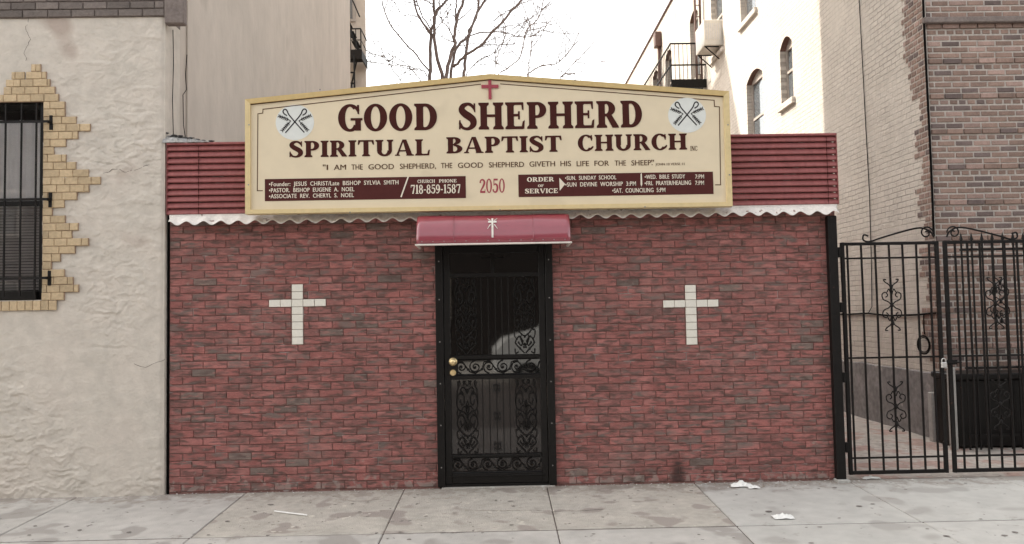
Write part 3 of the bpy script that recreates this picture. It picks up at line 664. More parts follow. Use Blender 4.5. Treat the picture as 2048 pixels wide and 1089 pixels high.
# ------------------------------------------------------------------ lettering kit
class Glyphs:
    def __init__(s, T=.25, t=.10): s.T = T; s.t = t
    def arc(s, cx, cy, ro_, rz_, ti, to, a0, a1, n=28):
        """band between outer ellipse (ro_,rz_) and inner (ro_-ti, rz_-to)"""
        o = []; i = []
        for k in range(n + 1):
            a = math.radians(a0 + (a1 - a0) * k / n)
            o.append((cx + ro_ * math.cos(a), cy + rz_ * math.sin(a))); i.append((cx + (ro_ - ti) * math.cos(a), cy + (rz_ - to) * math.sin(a)))
        return [[o[k], o[k + 1], i[k + 1], i[k]] for k in range(n)]
    def strip(s, pts, n=8):
        c = catm(pts, n); q = []
        L_ = []; R_ = []
        for k, (x, y, w_) in enumerate(c):
            a = c[max(k - 1, 0)]; b = c[min(k + 1, len(c) - 1)]
            dx, dy = b[0] - a[0], b[1] - a[1]; l = math.hypot(dx, dy) or 1
            L_.append((x - dy / l * w_ / 2, y + dx / l * w_ / 2)); R_.append((x + dy / l * w_ / 2, y - dx / l * w_ / 2))
        return [[L_[k], L_[k + 1], R_[k + 1], R_[k]] for k in range(len(c) - 1)]
    def rect(s, x0, y0, x1, y1): return [[(x0, y0), (x1, y0), (x1, y1), (x0, y1)]]
    def serif(s, x0, x1, top, o=.075, h=.085):
        if top: return [[(x0 - o, 1), (x0 - o, 1 - h * .8), (x0, 1 - h * 1.7), (x1, 1 - h * 1.7), (x1 + o, 1 - h * .8), (x1 + o, 1)]]
        return [[(x0 - o, 0), (x1 + o, 0), (x1 + o, h * .8), (x1, h * 1.7), (x0, h * 1.7), (x0 - o, h * .8)]]
    def stem(s, x, o=.075, top=True, bot=True):
        T = s.T; r_ = [[(x, .0), (x + T, .0), (x + T, 1), (x, 1)]]
        return r_ + (s.serif(x, x + T, True, o) if top else []) + (s.serif(x, x + T, False, o) if bot else [])
    def get(s, c):
        T, t = s.T, s.t; e = .075; ly = []   # ly: list of layers; each layer is a list of polys that do not overlap each other
        if c == 'I': return T + 2 * e, [s.rect(e, 0, e + T, 1), s.serif(e, e + T, True), s.serif(e, e + T, False)]
        def st_(x, top=True, bot=True):
            l = [s.rect(x, 0, x + T, 1)]
            if top: l.append(s.serif(x, x + T, True))
            if bot: l.append(s.serif(x, x + T, False))
            return l
        if c == 'O': return .86, [s.arc(.43, .5, .43, .52, T, t, 0, 360, 44)]
        if c == '0': return .60, [s.arc(.30, .5, .30, .51, T * .75, t * .8, 0, 360, 36)]
        if c == 'D': return .84, st_(e) + [s.rect(e, 0, .40, t * 1.1), s.rect(e, 1 - t * 1.1, .40, 1), s.arc(.40, .5, .44, .5, T, t * 1.1, -90, 90)]
        if c == 'P': return .76, st_(e) + [s.rect(e, 1 - t * 1.1, .40, 1), s.rect(e, .40, .40, .40 + t), s.arc(.40, .70, .36, .30, T, t * 1.05, -90, 90)]
        if c == 'R': return .88, st_(e) + [s.rect(e, 1 - t * 1.1, .38, 1), s.rect(e, .42, .40, .42 + t), s.arc(.38, .71, .36, .29, T, t * 1.05, -90, 90), [[(.36, .47), (.60, .47), (.86, .06), (.88, 0), (.62, 0)]]]
        if c == 'B': return .80, st_(e) + [s.rect(e, 1 - t, .38, 1), s.rect(e, .48, .40, .48 + t), s.rect(e, 0, .38, t), s.arc(.38, .765, .34, .235, T, t, -90, 90), s.arc(.38, .275, .42, .275, T, t, -90, 90)]
        if c == 'H': return .98, st_(e) + st_(.98 - e - T) + [s.rect(e + T - .02, .46, .98 - e - T + .02, .56)]
        if c == 'N': return .92, [s.rect(e, 0, e + T * .6, 1), s.serif(e, e + T * .6, False), s.rect(.92 - e - T * .6, 0, .92 - e, 1), s.serif(.92 - e - T * .6, .92 - e, True), [[(0, 1), (.28, 1), (.92 - e, 0), (.62, 0)]]]
        if c in 'EF':
            l = st_(e) + [s.rect(e, 1 - t, .70, 1), s.rect(e, .47, .55, .47 + t * .9), [[(.62, .99), (.72, .99), (.72, .70), (.66, .72)]], [[(.50, .36), (.57, .36), (.57, .66), (.50, .66)]]]
            if c == 'E': l += [s.rect(e, 0, .70, t), [[(.62, .01), (.74, .01), (.76, .33), (.68, .28)]]]
            return .78, l
        if c == 'L': return .76, st_(e) + [s.rect(e, 0, .70, t), [[(.60, .01), (.72, .01), (.76, .36), (.68, .32)]]]
        if c == 'T': return .84, [s.rect(.42 - T / 2, 0, .42 + T / 2, 1), s.serif(.42 - T / 2, .42 + T / 2, False), s.rect(.04, 1 - t, .80, 1), [[(.0, .70), (.07, .72), (.16, .99), (.02, .99)]], [[(.84, .70), (.82, .99), (.68, .99), (.77, .72)]]]
        if c == 'U': return .92, [s.rect(e, .34, e + T, 1), s.serif(e, e + T, True), s.rect(.92 - e - T * .7, .34, .92 - e, 1), s.serif(.92 - e - T * .7, .92 - e, True), s.arc(.46, .34, .46 - e, .36, T * .9, t * 1.2, 180, 360)]
        if c == 'A': return .98, [[[(.40, 1), (.60, 1), (.92, 0), (.92 - T * 1.15, 0)]], [[(.06, 0), (.17, 0), (.47, .96), (.40, 1)]], s.rect(.22, .26, .70, .35), [[(-.0, 0), (.27, 0), (.24, .08), (.02, .08)]], [[(.58, 0), (1.0, 0), (.96, .08), (.62, .08)]]]
        if c == 'V': return .94, [[[(.38, 0), (.56, 0), (.30, 1), (.02, 1)]], [[(.46, .0), (.56, 0), (.90, 1), (.78, 1)]], [[(.0, 1), (.0, .92), (.38, .92), (.38, 1)]], [[(.68, 1), (.68, .92), (.96, .92), (.96, 1)]]]
        if c == 'C': return .82, [s.arc(.44, .5, .44, .52, T, t, 48, 318, 36), [[(.68, .98), (.76, .98), (.76, .62), (.69, .66)]], s.strip([(.60, .90, .1), (.70, .84, .13), (.73, .74, .1)], 4), s.strip([(.66, .12, .13), (.76, .22, .10), (.80, .30, .05)], 4)]
        if c == 'G': return .88, [s.arc(.44, .5, .44, .52, T, t, 48, 322, 36), [[(.70, .98), (.78, .98), (.78, .62), (.71, .66)]], s.strip([(.60, .90, .1), (.71, .84, .13), (.74, .74, .1)], 4), s.rect(.63, .02, .84, .42), s.rect(.46, .40, .90, .49)]
        if c == 'S': return .72, [s.strip([(.64, .68, .04), (.61, .80, .10), (.50, .92, .12), (.36, .955, .12), (.19, .88, .20), (.14, .74, .25), (.26, .60, .27), (.44, .48, .28), (.57, .36, .27), (.58, .20, .24), (.46, .07, .15), (.32, .035, .11), (.17, .08, .11), (.08, .20, .12), (.05, .33, .04)], 6), [[(.60, .98), (.67, .98), (.67, .64), (.62, .66)]], [[(.02, .02), (.09, .02), (.09, .36), (.03, .36)]]]
        if c == '1': return .42, [s.rect(.13, 0, .13 + T * .8, 1), [[(.02, .80), (.14, .86), (.20, 1), (.13, 1)]], [[(.02, 0), (.44, 0), (.44, .07), (.02, .07)]]]
        if c == '2': return .60, [s.strip([(.06, .70, .16), (.10, .86, .12), (.28, .95, .10), (.46, .84, .17), (.47, .66, .18), (.32, .42, .15), (.16, .22, .12), (.06, .08, .10)], 6), s.rect(.04, 0, .56, .14), [[(.48, .02), (.56, .02), (.58, .26), (.52, .24)]]]
        if c == '5': return .60, [s.rect(.12, .87, .54, 1), s.rect(.11, .5, .18, .95), s.strip([(.14, .54, .06), (.28, .62, .10), (.46, .52, .17), (.50, .32, .19), (.42, .12, .16), (.24, .04, .10), (.08, .14, .12), (.06, .26, .12)], 6)]
        if c == '7': return .60, [s.rect(.03, .86, .57, 1), [[(.46, .88), (.57, .88), (.40, .0), (.20, .0)]], [[(.02, .68), (.08, .68), (.10, .98), (.03, .98)]]]
        if c == '8': return .60, [s.arc(.30, .74, .25, .27, T * .62, t * .8, 0, 360, 28), s.arc(.30, .27, .29, .29, T * .7, t * .8, 0, 360, 28)]
        if c == '9': return .60, [s.arc(.29, .68, .28, .33, T * .68, t * .8, 0, 360, 28), s.strip([(.48, .70, .16), (.50, .45, .17), (.40, .18, .14), (.22, .05, .11), (.08, .12, .12)], 6)]
        if c == '-': return .36, [s.rect(.03, .36, .33, .48)]
        return .45, []
    def word(s, mb, text, x0, x1, z0, h, y0, gap=.07):
        ws = [s.get(c) for c in text]; tot = sum(w_ for w_, _ in ws) + gap * (len(text) - 1)
        k = (x1 - x0) / tot; cx = x0
        for w_, ly in ws:
            for li, layer in enumerate(ly):
                yy = y0 - .00025 * li
                for poly in layer: mb.face([(cx + px * k, yy, z0 + pz * h) for px, pz in poly])
            cx += (w_ + gap) * k
def btext(mb, text, x0, x1, z0, h, y0, bold=.0, sp=1.0):
    cu = bpy.data.curves.new('t', 'FONT'); cu.body = text; cu.size = 1; cu.offset = bold; cu.space_character = sp; cu.resolution_u = 3; cu.fill_mode = 'FRONT'
    o = bpy.data.objects.new('t', cu); COL.objects.link(o)
    dg = bpy.context.evaluated_depsgraph_get(); me = bpy.data.meshes.new_from_object(o.evaluated_get(dg))
    xs = [v.co.x for v in me.vertices]; mn, mxx = min(xs), max(xs); k = (x1 - x0) / (mxx - mn); cap = .70
    for e, dx in enumerate((-.0008, .0008)): mb.idx([(x0 + (v.co.x - mn) * k + dx, y0 - e * .0003, z0 + v.co.y / cap * h) for v in me.vertices], [tuple(p.vertices) for p in me.polygons])
    bpy.data.objects.remove(o); bpy.data.curves.remove(cu); bpy.data.meshes.remove(me)

# ------------------------------------------------------------------ sign
YS = -.20          # face of the board
SB = [at(491, 430, YS), at(492, 200, YS), at(980, 149.5, YS), at(1457, 184, YS), at(1464, 412, YS)]
sx0 = (SB[0].x + SB[1].x) / 2; sx1 = (SB[3].x + SB[4].x) / 2; sz0 = (SB[0].z + SB[4].z) / 2
szl = (SB[1].z + SB[3].z) / 2; spx = SB[2].x; spz = SB[2].z
szl_l, szl_r = SB[1].z, SB[3].z
sign = thing('sign_board', ((sx0 + sx1) / 2, YS + .05, sz0), 'large cream sign board with gold border and maroon church lettering mounted over the doorway', 'sign')
mb = MB(); mb.prism([(sx0 + .002, sz0 + .002), (sx1 - .002, sz0 + .002), (sx1 - .002, szl_r - .002), (spx, spz - .002), (sx0 + .002, szl_l - .002)], YS, YS + .075)
mb.build('board', m_board, sign)
def frame(outer, wds, y0, y1, m, name):
    n = len(outer); inner = []
    # outer clockwise polygon of (x,z); wds per edge i->i+1
    def line(i):
        a = Vector(outer[i]); b = Vector(outer[(i + 1) % n]); d = (b - a).normalized(); nn_ = Vector((d.y, -d.x)); return a + nn_ * wds[i], d
    for i in range(n):
        p, d = line((i - 1) % n); q, e = line(i)
        t = ((q - p).x * e.y - (q - p).y * e.x) / (d.x * e.y - d.y * e.x); inner.append(p + d * t)
    return inner
outer = [(sx0, sz0), (sx0, szl_l), (spx, spz), (sx1, szl_r), (sx1, sz0)]
wd_ = [.044, .044, .044, .048, .036]
inner = frame(outer, wd_, 0, 0, None, None)
for i in range(5):
    mb = MB(); j = (i + 1) % 5
    poly = [outer[i], outer[j], tuple(inner[j]), tuple(inner[i])]
    mb.prism(poly, YS - .020, YS + .08)
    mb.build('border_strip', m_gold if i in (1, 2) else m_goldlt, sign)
# painted lines
mb = MB()
def sp(px, py, d=.0015): p = at(px, py, YS); return (p.x, p.z)
def pline(pts, w_, y, mb):
    for a, b in zip(pts[:-1], pts[1:]):
        a = Vector(a); b = Vector(b); d = (b - a).normalized(); n_ = Vector((-d.y, d.x)) * w_ / 2; a = a - d * w_ / 2; b = b + d * w_ / 2
        mb.face([(q.x, y, q.y) for q in (a - n_, b - n_, b + n_, a + n_)]); y -= .0002
c2 = lambda x, y: sp(480 + x / 3.513, 130 + y / 3.513)
c3 = lambda x, y: sp(960 + x / 3.513, 130 + y / 3.513)
pline([c2(157, 885), c2(122, 885), c2(126, 345), c2(160, 340), c2(162, 313), c2(1690, 137)], .0075, YS - .0012, mb)
pline([c3(145, 135), c3(1645, 250), c3(1647, 293), c3(1682, 296), c3(1690, 844), c3(1655, 844)], .0075, YS - .0012, mb)
ii = [Vector(p) for p in inner]
pline([ii[1] + Vector((.0, -.004)), ii[2] + Vector((0, -.004)), ii[3] + Vector((0, -.004))], .007, YS - .0030, mb)
mb.build('painted_border_line', m_brownln, sign)
G = Glyphs(.26, .105)
def word(text, xl, xr, yb_, h, mb, gl=G, y=YS - .002, gap=.07):
    a = at(xl, yb_, YS); b = at(xr, yb_ - .0179 * (xr - xl), YS); k = (7.1 + YS) / F
    gl.word(mb, text, a.x, b.x, a.z, h * k, y, gap)
def words(parts, m, name, gl=G, parent=sign, y=YS - .002, gap=.07):
    for p in parts: mb = MB(); word(*p, mb, gl, y, gap); mb.build(name, m, parent)
words([('GOOD', 676.4, 874.3, 263.5, 54.5), ('SHEPHERD', 917, 1284.5, 260.5, 55)], m_maroon, 'title_lettering')
words([('SPIRITUAL', 578.2, 860, 315.5, 33), ('BAPTIST', 893, 1123.7, 307.5, 33), ('CHURCH', 1155.8, 1374.2, 303, 33)], m_maroon, 'title_lettering')
def small(items, m, name, parent, bold=.02, y=YS - .002, sp_=1.0):
    k = (7.1 + YS) / F
    for t, xl, xr, yb_, h in items:
        mb = MB(); a = at(xl, yb_, YS); b = at(xr, yb_ - .0179 * (xr - xl), YS); btext(mb, t if name != 'panel_lettering' else t.replace(' ', '  '), a.x, b.x, a.z, h * k, y, bold, sp_); mb.build(name, m, parent)
words([('INC', 1380.7, 1395, 302, 9.5)], m_brownln, 'small_lettering', Glyphs(.16, .09))
# the verse, word by word, spaced as painted
vw = [('"', 646, 651, 340.5), ('I', 653.5, 656, 340.5), ('AM', 668, 692, 340.5), ('THE', 703, 725.5, 340), ('GOOD', 737, 788, 339.5), ('SHEPHERD,', 800, 872, 338.5),
      ('THE', 882, 904.5, 337), ('GOOD', 916, 966, 336.5), ('SHEPHERD', 978, 1048, 335.5), ('GIVETH', 1059, 1110, 334), ('HIS', 1121, 1142, 333), ('LIFE', 1153.5, 1178, 333), ('FOR', 1189, 1218, 332.5), ('THE', 1229.5, 1252, 332), ('SHEEP.', 1263, 1305, 331.5), ('"', 1303, 1308, 331)]
small([(t, a, b, c, 10.8) for t, a, b, c in vw], m_brownln, 'verse_lettering', sign, .0)
small([('JOHN 10 VERSE 11', 1311, 1368.5, 331.5, 5)], m_brownln, 'small_lettering', sign, -.01)
words([('2050', 959.6, 1009.8, 386.5, 28.5)], m_redp, 'house_number', Glyphs(.20, .10), gap=.06)
for (px, py) in ((640, 180), (800, 165), (1150, 160), (1320, 171), (700, 425), (1000, 420), (1290, 414), (498, 250), (497, 370), (1456, 250), (1459, 350)):
    p = at(px, py, YS - .022); mb = MB(); mb.disc((p.x, p.z), .0065, YS - .0235, YS - .0195, 8); mb.build('screw', m_screw, sign)
# red cross
mb = MB(); a = at(976.5, 161.3, YS); b = at(983.3, 198.9, YS); c = at(962.8, 174, YS); d = at(997, 173.4, YS)
mb.box(a.x, b.x, YS - .012, YS - .001, b.z, a.z); mb.box(c.x, a.x - .0003, YS - .011, YS - .001, c.z - .014, c.z + .014); mb.box(b.x + .0003, d.x, YS - .011, YS - .001, c.z - .014, c.z + .014)
mb.build('red_cross', m_redp, sign)
# info panels
def quadp(pts, name):
    ps = [sp(*p) for p in pts]; x0 = (ps[0][0] + ps[3][0]) / 2; x1 = (ps[1][0] + ps[2][0]) / 2; z1 = (ps[0][1] + ps[1][1]) / 2; z0 = (ps[2][1] + ps[3][1]) / 2
    mb = MB(); mb.box(x0, x1, YS - .0022, YS + .001, z0, z1); return mb.build(name, m_panel, sign)
pl = quadp([(529.8, 360), (931.2, 351.4), (932, 395.6), (529.8, 403.8)], 'info_panel')
pr = quadp([(1036.3, 350.2), (1425.4, 343.6), (1427.4, 389), (1037.4, 394.2)], 'info_panel')
YP = YS - .0035
small([('•Founder: JESUS CHRIST/Late BISHOP SYLVIA SMITH', 538.4, 797, 373.2, 8.6), ('•PASTOR. BISHOP EUGENE A. NOEL', 538.4, 708.6, 385.5, 8.4), ('•ASSOCIATE REV. CHERYL S. NOEL', 538.4, 707.7, 397.3, 8.4)], m_cream, 'panel_lettering', pl, .004, YP, 1.06)
mb = MB(); pline([sp(816, 355.5), sp(802.5, 393.5)], .012, YP, mb); mb.build('panel_slash', m_cream, pl)
words([('CHURCH', 835, 870, 366.6, 6.6), ('PHONE', 878, 913.5, 365.9, 6.6)], m_cream, 'panel_lettering', Glyphs(.22, .12), pl, YP)
words([('718-859-1587', 821.6, 921.2, 388.3, 18)], m_cream, 'phone_number', Glyphs(.25, .12), pl, YP, gap=.05)
words([('ORDER', 1054, 1108, 364.2, 9), ('OF', 1076, 1088, 374.6, 5), ('SERVICE', 1050, 1116, 387.6, 9.5)], m_cream, 'panel_lettering', Glyphs(.24, .12), pr, YP)
small([('•SUN. SUNDAY SCHOOL', 1130.5, 1232.4, 360.7, 8.2), ('•SUN DEVINE WORSHIP 3:PM', 1130.5, 1271.7, 374, 8.6), ('•SAT. COUNCILING 5:PM', 1224.7, 1330.6, 386.2, 8.8),
       ('•WED. BIBLE STUDY', 1289.4, 1370, 358.5, 8.4), ('7:PM', 1390.4, 1407.8, 357.8, 8.4), ('•FRI. PRAYER/HEALING', 1289.4, 1381.9, 371.3, 8.6), ('7:PM', 1390.4, 1407.8, 370.5, 8.6)], m_cream, 'panel_lettering', pr, .004, YP, 1.06)
mb = MB(); mb.face([(p[0], YP, p[1]) for p in (sp(1118.5, 356), sp(1130.4, 368.7), sp(1119.4, 382))]); mb.build('panel_arrow', m_cream, pr)
mb = MB(); mb.face([(p[0], YP, p[1]) for p in (sp(1281, 348.5), sp(1283.4, 346.5), sp(1284.5, 369), sp(1282.8, 374), sp(1281, 369))]); mb.build('panel_divider', m_cream, pr)
# emblems: crossed crooks and wheat
def emblem(pcx, pcy):
    c = at(pcx, pcy, YS); k = (7.1 + YS) / F
    mb = MB(); mb.disc((c.x, c.z), 38.5 * k, YS - .0015, YS + .001, 48, 36 * k); e = mb.build('emblem', m_disc, sign)
    mb = MB(); gl = Glyphs()
    def Q(pts, lay):
        for poly in gl.strip(pts, 6): mb.face([(c.x + x * k, YS - .003 - .0003 * lay, c.z + y * k) for x, y in poly])
    # crooks
    for s, l in ((1, 0), (-1, 1)):
        w_ = 2.4
        Q([(s * 19, -21, w_), (s * 0, 1, w_), (s * -12, 16, w_), (s * -15, 23, w_), (s * -18, 26.5, w_), (s * -22, 26, w_), (s * -23.5, 21.5, w_), (s * -20.5, 17, w_), (s * -15.5, 14, w_)], l)
    # wheat sprigs
    for s in (-1, 1):
        for (x0, y0, x1, y1) in ((-31, 13, -8, 3), (-25, -16, -8, 3)):
            Q([(s * x0, y0, 1.4), (s * (x0 + x1) / 2, (y0 + y1) / 2 + 1, 1.6), (s * x1, y1, 1.4)], 2)
            dx, dy = x1 - x0, y1 - y0; l = math.hypot(dx, dy); dx /= l; dy /= l
            for q in range(6):
                t = .02 + q * .15; bx, by = x0 + (x1 - x0) * t, y0 + (y1 - y0) * t
                for u in (-1, 1):
                    ex, ey = bx - dx * 3.2 - dy * u * 3.4, by - dy * 3.2 + dx * u * 3.4
                    Q([(s * bx, by, 1.0), (s * (bx + ex) / 2, (by + ey) / 2, 1.7), (s * ex, ey, .6)], 3 + (q % 2) * 2 + (u > 0))
    mb.build('crossed_crooks', m_ink, e)
emblem(589.8, 245.3); emblem(1374, 231)
for xq in (sx0 + .5, spx, sx1 - .5): mb = MB(); mb.box(xq - .02, xq + .02, YS + .081, -.045, sz0 + .1, sz0 + .14); mb.box(xq - .02, xq + .02, YS + .081, YS + .12, sz0 + .15, szl_l); mb.build('bracket', m_iron, sign)

# ------------------------------------------------------------------ awning
YA = -.34
ya = at(833, 488, YA); yb3 = at(1141, 484, YA); zt = at(987, 431, -.14).z
awn = thing('door_awning', ((ya.x + yb3.x) / 2, -.02, ya.z), 'burgundy curved awning with small white cross, fixed above the black door', 'awning')
ax0, ax1 = ya.x, yb3.x; zb4 = (ya.z + yb3.z) / 2
def asec(t):   # quarter-round section
    a = t * PI / 2; return (-.13 - (-.13 - YA) * math.sin(a) ** .9, zb4 + (zt - zb4) * math.cos(a) ** .85)
NS = 14; NX = 40
vs = []
for i in range(NX + 1):
    xq = ax0 + (ax1 - ax0) * i / NX
    for k in range(NS + 1):
        y, z_ = asec(k / NS); dn = .004 * noise.noise(Vector((xq * 2.5, k * .2, 0))) * math.sin(PI * k / NS)
        # panel laps at two places
        lp = .0035 if abs(((xq - ax0) / (ax1 - ax0)) - .5) > .26 else 0
        vs.append((xq, y - dn - lp, z_ + dn + lp * .5))
mb = MB(); mb.idx(vs, [(i * (NS + 1) + k, (i + 1) * (NS + 1) + k, (i + 1) * (NS + 1) + k + 1, i * (NS + 1) + k + 1) for i in range(NX) for k in range(NS)])
o = mb.build('canopy', m_awn, awn, smooth=True); o.modifiers.new('t', 'SOLIDIFY').thickness = .004
for xq in (ax0 + .003, ax1 - .008):
    mb = MB()
    poly = [asec(k / NS) for k in range(NS + 1)] + [(-.06, zb4), (-.06, zt)]
    poly = [(y + .005, z_ - .004) for y, z_ in poly]; mb.prismx(poly, xq, xq + .005); mb.build('side_panel', m_awn, awn)
mb = MB(); mb.box(ax0 - .012, ax1 + .012, YA - .022, YA + .012, zb4 - .016, zb4 - .002, .003)
mb.box(ax0 - .012, ax0 + .01, YA + .013, -.02, zb4 - .016, zb4 - .003, .002); mb.box(ax1 - .01, ax1 + .012, YA + .013, -.02, zb4 - .016, zb4 - .003, .002)
mb.build('white_trim', m_trimw, awn)
for fr_ in (.24, .76):
    mb = MB(); xq = ax0 + (ax1 - ax0) * fr_; mb.tube([(xq, asec(k / NS)[0] - .004, asec(k / NS)[1] + .003) for k in range(NS + 1)], .0035, 5); mb.build('seam', m_awn, awn)
mb = MB()
for q in range(14):
    xq = ax0 + (ax1 - ax0) * (q + .5) / 14; y_, z_ = asec(.97); mb.ball((xq, y_ - .008, z_), .0042, 6, (1, .5, 1))
mb.build('rivets', m_screw, awn)
mb = MB(); mb.box(ax0 + .01, ax1 - .01, -.129, -.05, zt - .02, zt - .002, .002); mb.build('back_rail', m_awn, awn)
# little cross following the curve
mb = MB()
def acurve(t0, t1, xa_, xb_, lift=.0075, n=10):
    vs = []
    for k in range(n + 1):
        y, z_ = asec(t0 + (t1 - t0) * k / n); vs += [(xa_, y - lift, z_ + lift * .6), (xb_, y - lift, z_ + lift * .6)]
    mb.idx(vs, [(2 * k, 2 * k + 1, 2 * k + 3, 2 * k + 2) for k in range(n)])
cxm = at(985, 460, -.3).x
acurve(.42, .93, cxm - .008, cxm + .008); acurve(.52, .58, cxm - .036, cxm - .0085); acurve(.52, .58, cxm + .0085, cxm + .036)
for s in (-1, 1):
    for t0, t1, dx0, dx1 in ((.49, .40, .016, .042), (.62, .73, .016, .042)):
        y0_, z0_ = asec(t0); y1_, z1_ = asec(t1)
        mb.tube([(cxm + s * dx0, y0_ - .008, z0_), (cxm + s * dx1, y1_ - .008, z1_)], [.005, .002], 5)
mb.build('white_cross', m_trimw, awn)

# ------------------------------------------------------------------ left building
LXE = XL - .032
YL = -.035
lb = thing('stucco_building', (LXE - 3, 3, 0), 'tall pale stucco building with barred window and exposed yellow bricks', 'building')
WX0, WX1 = at(-140, 400, YL).x, at(86, 400, YL).x; WZ0, WZ1 = at(60, 600, YL).z, at(60, 200, YL).z
ZB = at(200, 36, YL).z
def stuc(x, z):
    p = Vector((x * 3.5, z * 7.6, 1.7)); q = Vector((noise.noise(p * 1.3), noise.noise(p * 1.3 + Vector((9, 3, 1))), 0)) * .9
    a = noise.fractal(p + q, 1.0, 2.0, 4); b = noise.fractal(p * 2.1 + q * 1.5 + Vector((4, 4, 4)), 1.0, 2.0, 4); c3_ = noise.fractal(p * 3.7 + Vector((8, 1, 2)), 1.0, 2.0, 3)
    def stp(v, lo, hi): t = max(0, min(1, (v - lo) / (hi - lo))); return t * t * (3 - 2 * t)
    m = .35 + .65 * stp(noise.noise(Vector((x * .8, z * .7, 7))), -.25, .25)
    m = stp(noise.noise(Vector((x * .9, z * .7, 7))), -.3, .2); m *= 1 - .6 * stp(z, 2.9, 3.5); return (.15 + .85 * m) * (.0048 * stp(a, .06, .08) + .0044 * stp(b, .10, .115) + .003 * a) + m * .004 * stp(c3_, .22, .25) + .0015 * noise.noise(Vector((x * 14, z * 14, 0)))
mb = MB()
gx0 = -4.75; stx = .0095; nxx = int((LXE - gx0) / stx); nzz = int((ZB + .02) / stx)
xs2 = [gx0 + (LXE - gx0) * i / nxx for i in range(nxx + 1)]; zs2 = [-.05 + (ZB + .05) * j / nzz for j in range(nzz + 1)]
vs = []
for j, zq in enumerate(zs2):
    for i, xq in enumerate(xs2):
        d = stuc(xq, zq)
        e = min(1, max(0, (LXE - xq) / .04)); d = d * e - (1 - e) ** 2 * .02
        if zq < .12: d -= .006 * (noise.noise(Vector((xq * 4, zq * 8, 2))) + .2) * (.12 - zq) / .12
        vs.append((xq, YL - d, zq))
fs = []
for j in range(nzz):
    zc = (zs2[j] + zs2[j + 1]) / 2
    for i in range(nxx):
        xc = (xs2[i] + xs2[i + 1]) / 2
        if WX0 < xc < WX1 and WZ0 < zc < WZ1: continue
        fs.append((j * (nxx + 1) + i, j * (nxx + 1) + i + 1, (j + 1) * (nxx + 1) + i + 1, (j + 1) * (nxx + 1) + i))
mb.idx(vs, fs)
mb.build('stucco_front', m_stucco, lb, smooth=True)
HL = 19.5
for cr in ([(62, 30), (52, 55), (60, 80), (48, 105), (55, 125)], [(300, 330), (255, 345), (232, 338), (200, 352)], [(330, 720), (290, 735), (262, 728)]):
    mb = MB(); q = []
    for a, b in zip(cr[:-1], cr[1:]):
        for k in range(5):
            t = k / 5; p = at(a[0] + (b[0] - a[0]) * t + U_(-2, 2), a[1] + (b[1] - a[1]) * t + U_(-2, 2), YL); q.append((p.x, YL - stuc(p.x, p.z) - .0003, p.z))
    mb.tube(q, [.0010 + .0012 * R() for _ in q], 4); mb.build('hairline_crack', m_joint, lb)
mb = MB()
mb.box(-12, gx0 - .001, YL, .3, -.05, ZB); 
mb.box(-12, WX0, .0, .3, -.05, ZB - .002) if False else None
mb.box(WX1 + .012, LXE - .002, YL + .008, .3, -.05, ZB); mb.box(gx0, WX1 + .012, YL + .008, .3, -.05, WZ0 - .012); mb.box(gx0, WX1 + .012, YL + .008, .3, WZ1 + .012, ZB)
mb.box(gx0, WX0, YL + .01, .3, WZ0 - .011, WZ1 + .011)
mb.build('front_wall', m_stucco, lb)
YE = 8.75
mb = MB()
mb.box(-12, LXE - .001, .301, YE, -.05, HL); mb.build('side_wall', m_plaster, lb)
# plaster coat on the side wall (starts a little way back)
Yp = atx(372, 200, LXE).y
mb = MB(); mb.box(LXE, LXE + .018, Yp, YE - .002, Z_ST + .02, HL - .01, .004); mb.build('plaster_coat', m_plaster, lb)
# crack lines on the near strip
mb = MB()
for (pp) in ([(346, 60), (347, 130), (345, 200), (347, 280)], [(374, 110), (371, 150), (373, 180), (366, 190), (367, 250), (372, 285)]):
    pts = [atx(a, b, LXE + .0195) for a, b in pp]; mb.tube(pts, .004, 5)
mb.build('plaster_crack', m_gap, lb)
# brown belt above the stucco
mb = MB(); z = ZB + .001; rows = []
while z < ZB + 1.0: rows.append((z, z + .07, [(-6, LXE)])); z += .07
def bc_(): return tuple(Vector((.155, .128, .115)) * U_(.75, 1.2))
bricks(mb, rows, lambda u, n, z: (u, YL - .01 - n, z), .21, .009, .012, bc_); mb.build('upper_bricks', m_bbrick, lb)
mb = MB(); mb.box(-12, LXE, YL - .0095, .3, ZB + .0012, HL); mb.build('upper_wall', m_brownstone, lb)
pc = at(372, 45, YL - .05)
mb = MB(); mb.box(LXE + .001, pc.x - .03, YL - .03, YL + .06, pc.z, ZB + 1.0, .01); mb.build('cornice_return', m_brownstone, lb)
# yellow brick around the window
def ycol(): return tuple(Vector((.51, .385, .24)) * U_(.86, 1.10))
fx = lambda z_: z_ / 2.0156; fy = lambda z_: 100 + z_ / 2.0156
yr = [(60, 88, 130, 168), (88, 116, 110, 190), (116, 140, 60, 205), (140, 168, 20, 225), (168, 196, -300, 240),
      (196, 228, 180, 265), (228, 260, 180, 266), (260, 291, 180, 312), (291, 322, 180, 368), (322, 353, 180, 318), (353, 384, 180, 270), (384, 416, 178, 222),
      (416, 448, 178, 270), (448, 480, 178, 310), (480, 511, 178, 362), (511, 543, 178, 409), (543, 574, 178, 362), (574, 605, 178, 314), (605, 640, 178, 264), (640, 674, 176, 214),
      (674, 705, 176, 266), (705, 736, 176, 319), (736, 767, 176, 294), (767, 798, 176, 360), (798, 829, 176, 306), (829, 860, 176, 247), (860, 890, 175, 211),
      (890, 921, 174, 264), (921, 951, 174, 298), (951, 978, 174, 320), (978, 1010, 172, 262)]
mb = MB(); rows = []
